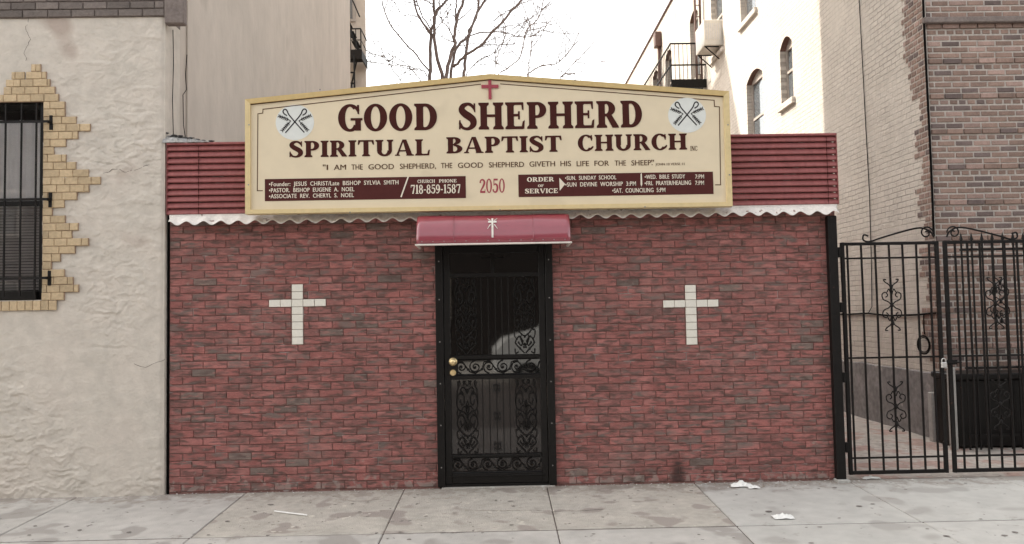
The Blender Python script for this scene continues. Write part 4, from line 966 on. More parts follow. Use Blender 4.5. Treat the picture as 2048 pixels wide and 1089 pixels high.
for a, b, u0, u1 in yr:
    zt_ = at(fx((u0 + u1) / 2), fy(a), YL).z; zb_ = at(fx((u0 + u1) / 2), fy(b), YL).z
    rows.append((zb_, zt_, [(at(fx(u0), fy(a), YL).x, at(fx(u1), fy(a), YL).x)]))
rr = []
zz0 = rows[0][1]
z_hi = rows[0][1]; n_ = len(rows)
hrow = (rows[0][1] - rows[-1][0]) / n_
for i, (_, _, iv) in enumerate(rows): rr.append((z_hi - (i + 1) * hrow, z_hi - i * hrow, iv))
bricks(mb, rr, lambda u, n, z: (u, YL - .010 - n, z), .12, .004, .012, ycol, jit=.003, bev=.004, off=lambda i: (i * .41) % 1)
# second peak at the upper left
p0 = at(fx(45), fy(110), YL); bricks(mb, [(rr[2][0], rr[2][1], [(at(fx(28), fy(120), YL).x, at(fx(62), fy(120), YL).x)]), (rr[1][0], rr[1][1], [(at(fx(50), fy(120), YL).x, at(fx(104), fy(120), YL).x)])],
    lambda u, n, z: (u, YL - .010 - n, z), .12, .004, .012, ycol)
# soldier sill row
zt_ = rr[-1][0]; zb_ = at(50, 622, YL).z; xq = WX0 - .1; xe = at(116, 612, YL).x
while xq < xe - .03:
    bricks(mb, [(zb_, zt_, [(xq, min(xq + .068, xe))])], lambda u, n, z: (u, YL - .010 - n, z), .5, .004, .014, ycol, off=lambda i: .99); xq += .068
mb.build('yellow_bricks', m_ybrick, lb)
mb = MB()   # mortar behind
for a, b, iv in rr: mb.box(iv[0][0] - .002, iv[0][1] + .001, YL - .0135, YL + .004, a, b - .0005)
mb.build('brick_mortar', mat('rust_mortar', (.33, .225, .16), .95), lb)
# window
wn = MB(); yw = .10
fwd = .05
wn.box(WX1 - .001, WX1 - fwd, YL + .03, yw + .1, WZ0 + .001, WZ1, .004); wn.box(WX0 + .001, WX0 + fwd, YL + .03, yw + .1, WZ0 + .001, WZ1, .004)
wn.box(WX0 + fwd, WX1 - fwd, YL + .03, yw + .1, WZ1 - .035, WZ1 - .001, .004); wn.box(WX0 + fwd, WX1 - fwd, YL - .01, yw + .1, WZ0 + .001, WZ0 + .075, .004)
zm = at(50, 403, YL).z
wn.box(WX0 + fwd, WX1 - fwd, yw - .02, yw + .03, zm - .02, zm + .02, .003)
wno = wn.build('window', m_black, lb)
mb = MB(); mb.box(WX0 + fwd, WX1 - fwd, yw + .025, yw + .03, zm + .02, WZ1 - .035); mb.box(WX0 + fwd, WX1 - fwd, yw - .005, yw + .0, WZ0 + .075, zm - .02)
gl_t = bpy.data.materials.new('clear_glass'); gl_t.use_nodes = True
nt = gl_t.node_tree; b_ = nt.nodes['Principled BSDF']; b_.inputs['Transmission Weight'].default_value = 1; b_.inputs['Roughness'].default_value = .02; b_.inputs['Base Color'].default_value = (.9, .92, .92, 1)
tr = nt.nodes.new('ShaderNodeBsdfTransparent'); gl = nt.nodes.new('ShaderNodeBsdfGlossy'); gl.inputs['Roughness'].default_value = .03; fr = nt.nodes.new('ShaderNodeFresnel'); fr.inputs[0].default_value = 1.5; ms = nt.nodes.new('ShaderNodeMixShader')
nt.links.new(fr.outputs[0], ms.inputs[0]); nt.links.new(tr.outputs[0], ms.inputs[1]); nt.links.new(gl.outputs[0], ms.inputs[2]); nt.links.new(ms.outputs[0], nt.nodes['Material Output'].inputs[0])
mb.build('pane', gl_t, wno)
mb = MB(); nn = 90; cw0, cw1 = WX0 + fwd, WX1 - fwd; zc1 = at(50, 238, yw).z
vs = []
for i in range(nn + 1):
    xq = cw0 + (cw1 - cw0) * i / nn; y = yw + .065 + .012 * math.sin(xq * 70) + .01 * math.sin(xq * 31); vs += [(xq, y, zm - .1), (xq, y, zc1)]
mb.idx(vs, [(2 * i, 2 * i + 2, 2 * i + 3, 2 * i + 1) for i in range(nn)]); mb.build('curtain', m_curtain, wno, smooth=True)
mb = MB(); z = WZ0 + .09
while z < zm - .03: mb.box(cw0, cw1, yw + .03, yw + .045, z, z + .020); z += .026
mb.build('blind', m_blind, wno)
mb = MB(); mb.box(cw0 - .03, cw1 + .03, yw + .12, yw + .13, WZ0, WZ1); mb.build('window_back', m_gap, wno)
# window guard
gd = thing('window_guard', ((WX0 + WX1) / 2, YL - .06, WZ0), 'black iron window guard bolted over the window of the stucco building', 'window bars')
yg = YL - .07; zl = at(100, 557, YL).z; zh = at(100, 247, YL).z; zmm = at(100, 401, YL).z; xg = at(104, 400, YL).x
for zq in (zl, zmm, zh): mb = MB(); mb.box(WX0 - .08, xg, yg - .003, yg + .003, zq - .011, zq + .011); mb.build('rail', m_iron, gd)
xq = at(8, 400, yg).x; xq -= .45 * 0
xs3 = []
k = at(40, 400, yg).x - at(8, 400, yg).x
q = at(40, 400, yg).x
while q > WX0: xs3.append(q); q -= k
xs3.append(WX1 - .03)
for q in xs3:
    mb = MB(); mb.box(q - .006, q + .006, yg + .0035, yg + .0155, WZ0 + .03, WZ1 - .05); mb.build('bar', m_iron, gd)
for zq in (zl, zmm, zh):
    mb = MB(); mb.box(xg - .018, xg + .012, YL - .028, YL - .014, zq - .065, zq + .065, .003); mb.box(xg - .012, xg + .006, yg + .0035, YL - .028, zq - .012, zq + .012); mb.build('wall_bracket', m_iron, gd)
# rear wing of the same block, its plan cut at an angle
wx1 = at(732, 90, 14.0).x
rw = thing('rear_wing', (wx1 - 3, 16, 0), 'pale plastered rear building seen past the side wall, left of the sky', 'building')
mb = MB(); plan = [(-10, 13.7), (wx1, 14.0), (wx1 - 2.3, 25), (-10, 25)]
mb.idx([(x, y, z) for z in (-.05, 17.4) for x, y in plan], [(0, 1, 2, 3), (4, 5, 6, 7)] + [(i, (i + 1) % 4, 4 + (i + 1) % 4, 4 + i) for i in range(4)]); mb.build('wall', m_plaster, rw)
def wpt(px, py, Y): p = at(px, py, Y); return (p.x, p.y, p.z)
for z0, z1 in ((9.35, 11.2), (5.9, 7.75)):
    xw1 = at(711, 40, 13.97).x
    mb = MB(); mb.box(xw1 - 1.0, xw1, 13.93, 13.965, z0, z1); wf = mb.build('window', m_frame_l, rw)
    mb = MB(); mb.box(xw1 - .93, xw1 - .07, 13.918, 13.929, z0 + .07, z1 - .07); mb.build('pane', m_pane, wf)
fe = thing('fire_escape', (wx1 - .8, 13.5, 0), 'black iron fire escape on the pale rear building at the left of the tree', 'fire escape')
for (pyt, pyr) in ((103, 58), (330, 285)):
    a = Vector(wpt(722, pyt, 13.1)); r_ = Vector(wpt(722, pyr, 13.1))
    mb = MB()
    for i in range(12): y_ = 13.1 + i * .072; mb.box(a.x - 1.5, a.x, y_, y_ + .045, a.z - .02, a.z + .02)
    mb.box(a.x - 1.5, a.x, 13.05, 13.09, a.z - .20, a.z + .03); mb.box(a.x + .001, a.x + .03, 13.05, 13.95, a.z - .20, a.z + .03); mb.build('platform', m_iron, fe)
    mb = MB(); mb.tube([(a.x - 1.5, 13.1, r_.z), (a.x, 13.1, r_.z), (a.x, 13.98, r_.z)], .02, 5); mb.tube([(a.x - 1.5, 13.1, (a.z + r_.z) / 2), (a.x, 13.1, (a.z + r_.z) / 2), (a.x, 13.98, (a.z + r_.z) / 2)], .014, 5)
    for i in range(12): mb.tube([(a.x - i * .13, 13.1, a.z), (a.x - i * .13, 13.1, r_.z)], .014 if i else .022, 4)
    mb.build('railing', m_iron, fe)
    mb = MB()
    for y_, dz_ in ((13.25, 0), (13.75, 0)): mb.tube([(a.x - 1.35, y_, a.z + 3.2), (a.x - .08, y_, a.z + .05)], .035, 5)
    mb.tube([(a.x - 1.35, 13.25, a.z + 4.1), (a.x - .05, 13.25, a.z + .95)], .018, 5)
    for i in range(12): t = i / 12; mb.box(a.x - 1.35 + 1.27 * t - .08, a.x - 1.35 + 1.27 * t + .08, 13.26, 13.74, a.z + 3.2 - 3.15 * t - .012, a.z + 3.2 - 3.15 * t + .012)
    mb.build('stair', m_iron, fe)
a = Vector(wpt(722, 103, 13.1)); mb = MB(); xq = at(709, 140, 13.08).x
for dx in (0, .28): mb.tube([(xq - dx, 13.06, a.z - .1), (xq - dx, 13.06, a.z - 3.2)], .024, 5)
for i in range(11): mb.box(xq - .29, xq + .01, 13.05, 13.07, a.z - .3 - i * .28, a.z - .26 - i * .28)
mb.tube([(a.x - .1, 13.1, a.z - .2), (a.x - .5, 13.9, a.z - 1.1)], .022, 5)
mb.build('drop_ladder', m_iron, fe)

# ------------------------------------------------------------------ right building (alley side)
rb = thing('painted_building', (GX + 3, 10, 0), 'long pale painted-brick building beside the alley with sunlit arched windows', 'building')
HR = 10.17; YR1 = 46
def wz(px, py): p = atx(px, py, GX); return p.y, p.z
def yw_(px): return atx(px, 600, GX).y
ZF1, ZF2 = (4.35, 6.10), (7.22, 8.98)
wins = []
for near, far in ((1532, 1500), (1463, 1440), (1413, 1398), (1357, 1346), (1328.5, 1319), (1305, 1299), (1288, 1283)): wins.append((yw_(near), max(yw_(far), yw_(near) + .85), ZF2[0], ZF2[1]))
wins.append((yw_(1540), yw_(1507), ZF1[0], ZF1[1])); wins.append((yw_(1602), yw_(1577), 5.03, 6.15)); wins.append((yw_(1471), yw_(1471) + .95, ZF1[0], ZF1[1]))
for k in range(4): y_ = 14 + k * 4.5; wins.append((y_, y_ + .95, ZF1[0], ZF1[1]))
ys = sorted(set([GY, YR1] + [w_[0] for w_ in wins] + [w_[1] for w_ in wins])); zs_ = sorted(set([-.05, .74, HR] + [w_[2] for w_ in wins] + [w_[3] for w_ in wins]))
mb = MB(); mb.mi = 0
for i in range(len(ys) - 1):
    for j in range(len(zs_) - 1):
        yc, zc = (ys[i] + ys[i + 1]) / 2, (zs_[j] + zs_[j + 1]) / 2
        if any(w_[0] < yc < w_[1] and w_[2] < zc < w_[3] for w_ in wins): continue
        mb.face([(GX, ys[i], zs_[j]), (GX, ys[i + 1], zs_[j]), (GX, ys[i + 1], zs_[j + 1]), (GX, ys[i], zs_[j + 1])])
RC = .16
for (a, b, c, d) in wins:
    mb.face([(GX, a, c), (GX + RC, a, c), (GX + RC, a, d), (GX, a, d)]); mb.face([(GX, b, c), (GX, b, d), (GX + RC, b, d), (GX + RC, b, c)])
    mb.face([(GX, a, c), (GX, b, c), (GX + RC, b, c), (GX + RC, a, c)])
    # segmental arch: spandrels and soffit
    n = 10; rise = .16; arc = [(a + (b - a) * k / n, d - rise + rise * (1 - (2 * k / n - 1) ** 2)) for k in range(n + 1)]
    for k in range(n):
        (ya_, za), (yb_, zb_) = arc[k], arc[k + 1]
        mb.face([(GX, ya_, za), (GX, yb_, zb_), (GX, yb_, d), (GX, ya_, d)]) if max(d - za, d - zb_) > 1e-5 else None
        mb.mi = 1; mb.face([(GX, ya_, za), (GX, yb_, zb_), (GX + RC, yb_, zb_), (GX + RC, ya_, za)]); mb.mi = 0
mb.face([(GX, YR1, -.05), (GX + 8, YR1, -.05), (GX + 8, YR1, HR), (GX, YR1, HR)])
mb.face([(GX, GY + .4, HR), (GX, YR1, HR), (GX + 8, YR1, HR), (GX + 8, GY + .4, HR)])
mb.build('wall', None, rb, mats=[m_alley, m_lintel])
mb = MB(); mb.face([(GX - .006, GY + .35, -.04), (GX - .006, YR1, -.04), (GX - .006, YR1, .73), (GX - .006, GY + .35, .73)])
vs = []; nn = 120
for i in range(nn + 1):
    y_ = GY + .02 + (14) * i / nn; h_ = .74 + .02 * noise.noise(Vector((y_ * 3, 0, 0))) + .012 * noise.noise(Vector((y_ * 11, 0, 4))); vs += [(GX - .022, y_, -.05), (GX - .022, y_, h_), (GX + .01, y_, h_ + .015)]
mb = MB(); mb.idx(vs, [(3 * i + k, 3 * i + 3 + k, 3 * i + 4 + k, 3 * i + 1 + k) for i in range(nn) for k in (0, 1)]); mb.build('grey_base', m_greybase, rb)
for wi, (a, b, c, d) in enumerate(wins):
    mb = MB(); xf = GX + .10; w_ = .05
    mb.box(xf, xf + .05, a + .001, a + w_, c, d - .10); mb.box(xf, xf + .05, b - w_, b - .001, c, d - .10); mb.box(xf, xf + .05, a + w_, b - w_, c, c + w_)
    zm_ = (c + d) / 2; mb.box(xf + .002, xf + .048, a + w_, b - w_, zm_ - .02, zm_ + .025); mb.box(xf, xf + .05, a + w_, b - w_, d - .18, d - .001)
    wo = mb.build('window', m_frame_l, rb)
    mb = MB(); mb.box(xf + .022, xf + .028, a + w_, b - w_, c + w_, zm_ - .02); mb.box(xf + .03, xf + .036, a + w_, b - w_, zm_ + .025, d - .18); mb.build('pane', m_pane, wo)
    mb = MB(); mb.box(GX - .06, GX + .099, a - .07, b + .07, c - .11, c - .001, .006); mb.build('sill', m_alley, wo)
mb = MB(); mb.box(GX - .05, GX + .3, GY + .5, YR1, HR + .001, HR + .05, .01); mb.build('roof_coping', m_pipe, rb)
# exposed brown brick front and toothed corner
mb = MB(); rows = []; z = .0; k = 0
while z < 9.2: rows.append((z, z + .068, [(GX + .001, GX + 3.2)])); z += .068
def bcol():
    t = R(); return tuple((Vector((.25, .168, .135)) if t < .7 else Vector((.33, .225, .19)) if t < .88 else Vector((.15, .11, .10))) * U_(.8, 1.2))
pr_ = [r_ for i, r_ in enumerate(rows) if i % 6 == 3]; hd_ = [r_ for i, r_ in enumerate(rows) if i % 6 == 2]; nr_ = [r_ for i, r_ in enumerate(rows) if i % 6 not in (2, 3)]
bricks(mb, nr_, lambda u, n, z: (u, GY - n, z), .205, .019, .008, bcol, jit=.002); bricks(mb, pr_, lambda u, n, z: (u, GY - n, z), .205, .015, .022, bcol, off=lambda i: .0); bricks(mb, hd_, lambda u, n, z: (u, GY - n, z), .105, .024, .007, bcol, off=lambda i: .3)
mb.build('brown_facing', m_bbrick, rb)
mb = MB(); mb.box(GX + .003, GX + 8, GY, GY + .3, -.05, HR); mb.build('front_wall', m_bmortar, rb)
mb = MB(); rows = []
for i, (z0, z1, _) in enumerate(rows or []): pass
z = .8; i = 0
while z < 9.2:
    blk = (i // 5) % 2
    L_ = .36 if z > 4.0 else (.30 if blk else .17)
    L_ += (i % 2) * .06 + U_(-.02, .02)
    if z > 4.4: L_ += .10
    rows.append((z, z + .07, [(GY - .006, GY + L_)])); z += .07; i += 1
bricks(mb, rows, lambda u, n, z: (GX - .0 - n, u, z), .115, .018, .010, bcol, off=lambda i: .05 + (i % 2) * .5); mb.build('toothed_corner', m_bbrick, rb)
mb = MB()
for (z0, z1, iv) in rows: mb.box(GX - .004, GX + .002, iv[0][0] + .002, iv[0][1], z0, z1 - .0005)
mb.build('corner_mortar', m_bmortar, rb)
for z0, h_ in ((5.55, .14), (4.75, .07)):
    mb = MB(); mb.box(GX - .05, GX + 3, GY - .07, GY - .009, z0, z0 + h_, .01); mb.build('brick_ledge', m_brownstone, rb)
# cables on the building
cb = MB(); pts = [(GX - .03, GY - .03, HR)] + [(GX - .03 + .004 * math.sin(i), GY - .03, HR - i * .5) for i in range(1, 16)] + [(GX - .03, GY - .03, 2.3)]
cb.tube(pts, .014, 6); cb.build('cable', m_gap, label='thick black cable running down the corner of the brown brick front', cat='cable')
zc = atx(1700, 629, GX).z
cb = MB(); cb.tube([(GX - .02, 9.0, zc + .02), (GX - .02, 6, zc + .01), (GX - .02, 4.2, zc + .0), (GX - .02, 3.6, zc + .015), (GX - .02, 3.0, zc - .015), (GX - .02, 2.3, zc - .0), (GX - .02, GY + .02, zc + .02)], .011, 6)
cb.build('cable', m_gap, label='black cable running level along the pale alley wall behind the gate', cat='cable')
y3 = atx(1735, 300, GX).y
cb = MB(); cb.tube([(GX - .012, y3 + .1, HR - .2), (GX - .012, y3 + .05, 6), (GX - .012, y3, 4), (GX - .012, y3 - .03, 3), (GX - .012, y3, 2), (GX - .012, y3 + .03, zc + .1), (GX - .012, y3 + .15, zc + .01)], .006, 5)
cb.build('wire', m_iron, label='thin grey wire hanging down the pale alley wall', cat='wire')
pw = atx(1850, 690, GX - .03)
cb = MB(); cb.tube([(GX - .03, pw.y, zc), (GX - .03, pw.y + .01, zc - .15), (GX - .03, pw.y, pw.z + .12)], .008, 5)
for s in (1, .85, 1.1):
    cb.tube([(GX - .035 - .01 * s, pw.y + .13 * s * math.cos(2 * PI * k / 20), pw.z + .10 * s * math.sin(2 * PI * k / 20)) for k in range(21)], .006, 5)
cb.build('coiled_cable', m_gap, label='coil of black cable hanging on the alley wall behind the gate', cat='cable')
# drainpipe far along
dy_ = yw_(1336); cb = MB(); cb.tube([(GX - .06, dy_, 9.4), (GX - .06, dy_, 3)], .05, 8); cb.box(GX - .20, GX - .003, dy_ - .14, dy_ + .14, 9.4, 9.85, .02)
cb.build('drainpipe', m_pipe, label='drainpipe with dark hopper head high on the sunlit wall', cat='drainpipe')
# air conditioner
ya_, yb_ = wins[1][0] + .08, wins[1][1] - .08
ac = thing('air_conditioner', (GX, (ya_ + yb_) / 2, 7.27), 'cream window air conditioner jutting from the sunlit upper wall', 'air conditioner')
mb = MB(); mb.box(GX - .40, GX + .09, ya_, yb_, 7.29, 7.86, .015); mb.build('casing', m_ac, ac)
mb = MB()
for i in range(9): mb.box(GX - .408, GX - .4005, ya_ + .05, yb_ - .05, 7.34 + i * .052, 7.37 + i * .052)
for i in range(7): mb.box(GX - .36 + i * .05, GX - .335 + i * .05, ya_ - .007, ya_ - .0005, 7.42, 7.78)
mb.build('grille', m_steel, ac)
mb = MB()
for yq in (ya_ + .06, yb_ - .06): mb.tube([(GX - .36, yq, 7.275), (GX - .06, yq, 7.0)], .014, 5); mb.tube([(GX - .38, yq, 7.275), (GX - .061, yq, 7.275)], .014, 5)
mb.build('bracket', m_iron, ac)
# fire escape balcony
def slats(mb, x0, x1, y0, y1, z, n=9):
    for i in range(n):
        t = x0 + (x1 - x0) * (i + .5) / n; w_ = (x1 - x0) / n * .32
        mb.box(t - w_, t + w_, y0, y1, z, z + .03)
    mb.box(x0, x1, y0 - .03, y0, z - .05, z + .05); mb.box(x0, x1, y1, y1 + .03, z - .05, z + .05)
fb = thing('fire_escape', (GX - .5, 13, 0), 'black iron fire escape balcony with ladder on the sunlit right-hand wall', 'fire escape')
fp = at(1343, 170, 11.5); y0, y1 = 11.5, 16.4; xo = fp.x; zp = at(1385, 172, 11.5).z
mb = MB(); slats(mb, xo, GX - .005, y0, y1, zp, 11)
for i in range(9): yq = y0 + .3 + i * .5; mb.box(xo, GX, yq, yq + .03, zp - .04, zp - .001)
mb.box(xo, GX - .004, y0 - .035, y0 - .031, zp - .05, zp + .15)
mb.build('platform', m_iron, fb)
mb = MB(); zr = at(1341, 88, 11.5).z
for zq in (zr, zp + .5): mb.tube([(GX, y0, zq), (xo, y0, zq), (xo, y1, zq), (GX, y1, zq)], .020, 6)
for i in range(9): xq = xo + (GX - xo) * i / 8.5; mb.tube([(xq, y0, zp), (xq, y0, zr)], .008, 4)
for i in range(30): yq = y0 + (y1 - y0) * i / 29; mb.tube([(xo, yq, zp), (xo, yq, zr)], .008, 4)
mb.build('railing', m_iron, fb)
mb = MB(); xa_, xb_ = at(1392, 80, 11.6).x, at(1402, 80, 11.6).x
for xq in (xa_, xb_): mb.tube([(xq, y0 + .12, zp + .03), (xq, y0 + .12, 10.9)], .030, 6)
for i in range(13): zq = zp + .3 + i * .28; mb.tube([(xa_, y0 + .12, zq), (xb_, y0 + .12, zq)], .012, 5)
mb.build('ladder', m_pipe, fb)
mb = MB()
for yq in (y0 + .1, (y0 + y1) / 2, y1 - .1): mb.tube([(xo + .05, yq, zp - .05), (GX, yq, zp - .75)], .018, 5)
mb.build('bracket', m_iron, fb)

# ------------------------------------------------------------------ gate
YG = -.02
def gx_(px, py=700): return at(px, py, YG).x
def gz_(py, px=1790): return at(px, py, YG).z
post = MB(); xp0, xp1 = at(1664, 700, -.06).x, at(1682, 700, -.06).x
post.box(xp0, xp1, -.075, -.012, -.01, at(1672, 432, -.06).z, .004)
post.build('gate_post', m_iron, label='black square iron post at the right end of the church wall', cat='post')
def ornament(mb, cx, zc, hw, hh, Y, r=.0055):
    def P(pts, rr=r):
        for s in (-1, 1): mb.tube([(cx + s * x * hw, Y, zc + y * hh) for x, y in catm(pts)], rr, 6)
    P([(.08, .0), (.35, .12), (.85, .22), (.95, .42), (.6, .50), (.4, .38), (.6, .30)])
    P([(.08, .0), (.35, -.12), (.85, -.22), (.95, -.42), (.6, -.50), (.4, -.38), (.6, -.30)])
    P([(.05, .42), (.25, .62), (.45, .50)]); P([(.05, -.42), (.25, -.62), (.45, -.50)])
    P([(.05, .60), (.2, .78), (.6, .90), (.75, 1.0), (.5, 1.0)]); P([(.05, -.60), (.2, -.78), (.6, -.90), (.75, -1.0), (.5, -1.0)])
    for y in (.72, -.72, 0): mb.ball((cx, Y, zc + y * hh), r * 2.8, 8, (1, .8, 1.7))
bw = .0075
def gate_leaf(name, label, xa, xb_, bars, orn, scroll, sdir):
    z0, z1 = gz_(948), gz_(484)
    t = thing(name, ((xa + xb_) / 2, YG, z0), label, 'gate', 'leaves of the black iron gate')
    mb = MB(); mb.box(xa - .016, xa + .016, YG - .015, YG + .015, z0, z1, .003); mb.box(xb_ - .016, xb_ + .016, YG - .015, YG + .015, z0, z1, .003)
    mb.box(xa + .016, xb_ - .016, YG - .014, YG + .014, z1 - .028, z1 - .001, .003); mb.box(xa + .016, xb_ - .016, YG - .014, YG + .014, z0 + .001, z0 + .032, .003)
    mb.build('frame', m_iron, t)
    for py in (516, 715, 915):
        zq = gz_(py); mb = MB(); mb.box(xa + .016, xb_ - .016, YG - .006, YG + .006, zq - .008, zq + .008); mb.build('rail', m_iron, t)
    for xq in bars:
        mb = MB(); e_ = [U_(-.004, .004) for _ in range(3)]; mb.tube([(xq + .5 * e_[0], YG, z0 + .03), (xq + e_[1], YG + e_[2] * .5, z0 + (z1 - z0) * .4), (xq - e_[2], YG, z0 + (z1 - z0) * .75), (xq, YG, z1 - .026)], bw * 1.35, 4); mb.build('bar', m_iron, t)
    for xq in orn:
        for zq, hh in ((gz_(610), .225), (gz_(813), .215)):
            mb = MB(); ornament(mb, xq, zq, .088, hh, YG - .014); mb.build('scroll_ornament', m_iron, t)
    mb = MB(); xt = xb_ if sdir < 0 else xa
    pts = [(0, -.0), (.06, .06), (.16, .075), (.36, .03), (.55, -.03), (.60, -.0), (.57, .03)]
    L_ = .62
    mb.tube([(xt + sdir * x, YG, z1 + .055 + z_ * 1.0 - .02) for x, z_ in catm([(.02, .0), (.05, .05), (.14, .085), (.30, .055), (.50, -.0), (.60, -.03), (.655, -.015), (.65, .03), (.61, .02)])], .008, 6)
    mb.tube([(xt + sdir * x, YG, z1 + z_) for x, z_ in [(a + .085, b + .075) for a, b in spiral(0, 0, .062, 1.4, PI, -1)]], .007, 6)
    mb.build('top_scroll', m_iron, t)
    return t, z0, z1
xa, xb_ = gx_(1692), gx_(1882)
gl1, gz0, gz1 = gate_leaf('iron_gate', 'left leaf of black iron gate, next to the church, with scrolled ornaments', xa, xb_, [gx_(p) for p in (1702, 1730, 1758, 1786, 1813, 1841, 1867)], [gx_(1786)], True, -1)
for py in (505, 615, 755, 895): zq = gz_(py, 1690); mb = MB(); mb.box(xa - .045, xa - .0165, YG - .02, YG + .02, zq - .045, zq + .045, .004); mb.build('hinge', m_iron, gl1)
xa2 = gx_(1899); xb2_ = xa2 + (xb_ - xa); stp_ = (xb_ - xa) / 7.6
gl2, _, _ = gate_leaf('iron_gate', 'right leaf of black iron gate, at the edge of the picture', xa2, xb2_, [xa2 + stp_ * (i + .8) for i in range(7)], [xa2 + stp_ * 3.8], True, 1)
mb = MB(); zq = gz_(725, 1885); mb.box(xa2 - .06, xa2 + .05, YG - .03, YG - .0165, zq - .02, zq + .02, .003); mb.tube([(xa2 - .05, YG - .04, zq), (xa2 + .08, YG - .04, zq)], .008, 6); mb.build('latch', m_iron, gl2)
pk = at(1888, 726, YG - .05); pdl = thing('padlock', (pk.x, YG - .045, pk.z - .04), 'small silver padlock hanging on the latch of the iron gate', 'padlock')
mb = MB(); mb.box(pk.x - .028, pk.x + .024, YG - .062, YG - .043, pk.z - .045, pk.z + .005, .006); mb.build('lock_body', m_steel, pdl)
mb = MB(); mb.tube([(pk.x - .002 + .018 * math.cos(PI * k / 10), YG - .052, pk.z + .02 + .018 * math.sin(PI * k / 10)) for k in range(11)], .005, 6)
for s in (-1, 1): mb.tube([(pk.x - .002 + s * .018, YG - .052, pk.z + .004), (pk.x - .002 + s * .018, YG - .052, pk.z + .02)], .005, 6)
mb.build('shackle', m_steel, pdl)
mb = MB(); mb.box(xb2_ + .02, xb2_ + .09, YG - .04, YG + .03, -.01, gz1 + .1, .004); mb.build('gate_post', m_iron, label='iron post closing the right leaf of the gate, beyond the picture edge', cat='post')
mb = MB(); mb.box(xp0 - .01, xp1 + .02, -.11, -.005, -.01, .02, .006); mb.build('post_footing', m_kerb, label='small concrete pad under the black gate post', cat='footing')

# low black areaway enclosure with fence
bx0 = at(1915, 820, 1.35).x; zbt = .80
bn = thing('storage_bin', (bx0 + .8, 1.55, 0), 'low black metal bin against the brown brick front behind the gate', 'bin')
mb = MB(); mb.box(bx0, bx0 + 2.0, 1.36, 1.80, .02, .72, .01); mb.build('body', m_black, bn)
mb = MB(); mb.box(bx0 - .02, bx0 + 2.02, 1.33, 1.82, .722, .79, .012); mb.build('lid', m_black, bn)
for k in range(5): mb = MB(); mb.box(bx0 + .2 + k * .4, bx0 + .23 + k * .4, 1.345, 1.359, .05, .70, .003); mb.build('rib', m_iron, bn)
fn = thing('iron_fence', (GX + 1, 1.25, 0), 'spiked iron fence behind the gate in front of brown brick', 'fence')
fx0, fx1 = at(1925, 600, 1.22).x, at(1925, 600, 1.22).x + 2.2
zt2 = at(1990, 480, 1.22).z
for zq in (.16, .86, zt2 - .10): mb = MB(); mb.box(fx0, fx1, 1.205, 1.235, zq - .012, zq + .012); mb.build('rail', m_iron, fn)
q = fx0
while q < fx1:
    mb = MB(); mb.box(q - .008, q + .008, 1.192, 1.2045, .02, zt2); mb.idx([(q - .014, 1.186, zt2), (q + .014, 1.186, zt2), (q + .014, 1.211, zt2), (q - .014, 1.211, zt2), (q, 1.198, zt2 + .085)], [(0, 1, 2, 3), (0, 1, 4), (1, 2, 4), (2, 3, 4), (3, 0, 4)])
    mb.build('picket', m_iron, fn); q += .11
for q in (fx0 + .38, fx0 + .82):
    mb = MB(); ornament(mb, q, 1.55, .09, .28, 1.18); mb.build('scroll_ornament', m_iron, fn)
mb = MB(); mb.box(GX - .02, bx0 - .03, GY - .1, GY - .012, 0, .55, .01); mb.box(bx0 - .075, bx0 - .03, 1.3, 1.4, 0, .86, .006)
mb.build('low_kerb_wall', m_kerb, label='small pale concrete upstand at the corner behind the gate', cat='wall')

# ------------------------------------------------------------------ litter
def ground_z(x, y): return SL * y
def crumple(name, px, py, w_, d_, h_, label, seed, folds=1):
    c = gp(px, py); mb = MB(); n = 9
    vs = []
    for j in range(n + 1):
        for i in range(n + 1):
            u, v = i / n - .5, j / n - .5; x = c.x + u * w_ * (1 + .25 * noise.noise(Vector((v * 5, seed, 1)))); y = c.y + v * d_ * (1 + .3 * noise.noise(Vector((u * 5, seed, 2))))
            hh = h_ * .62 * max(0, (1 - 3.2 * (u * u + v * v))) * (.5 + abs(noise.noise(Vector((u * 6, v * 6, seed)))) * 1.7)
            vs.append((x, y, ground_z(x, y) + .006 + hh))
    mb.idx(vs, [(j * (n + 1) + i, j * (n + 1) + i + 1, (j + 1) * (n + 1) + i + 1, (j + 1) * (n + 1) + i) for j in range(n) for i in range(n)])
    return mb.build(name, m_paper, label=label, cat='litter', group='paper scraps on the pavement')
crumple('crumpled_paper', 1483, 973, .19, .09, .055, 'crumpled white paper lying against the base of the brick wall', 3)
crumple('crumpled_paper', 1508, 977, .10, .06, .03, 'smaller scrap of white paper just right of the crumpled paper by the wall', 8)
crumple('crumpled_paper', 1566, 1036, .15, .10, .04, 'white tissue lying alone on the pavement in front of the wall', 14)
crumple('crumpled_paper', 1742, 958, .16, .05, .03, 'torn white scrap under the iron gate', 21)
a = gp(549, 1025); b = gp(614, 1033)
mb = MB(); mb.tube([(a.x, a.y, ground_z(0, a.y) + .009), ((a.x + b.x) / 2, (a.y + b.y) / 2, ground_z(0, (a.y + b.y) / 2) + .009), (b.x, b.y, ground_z(0, b.y) + .009)], .006, 8)
mb.build('paper_straw', m_paper, label='white straw lying on the beige pavement left of the door', cat='straw')
mb = MB()
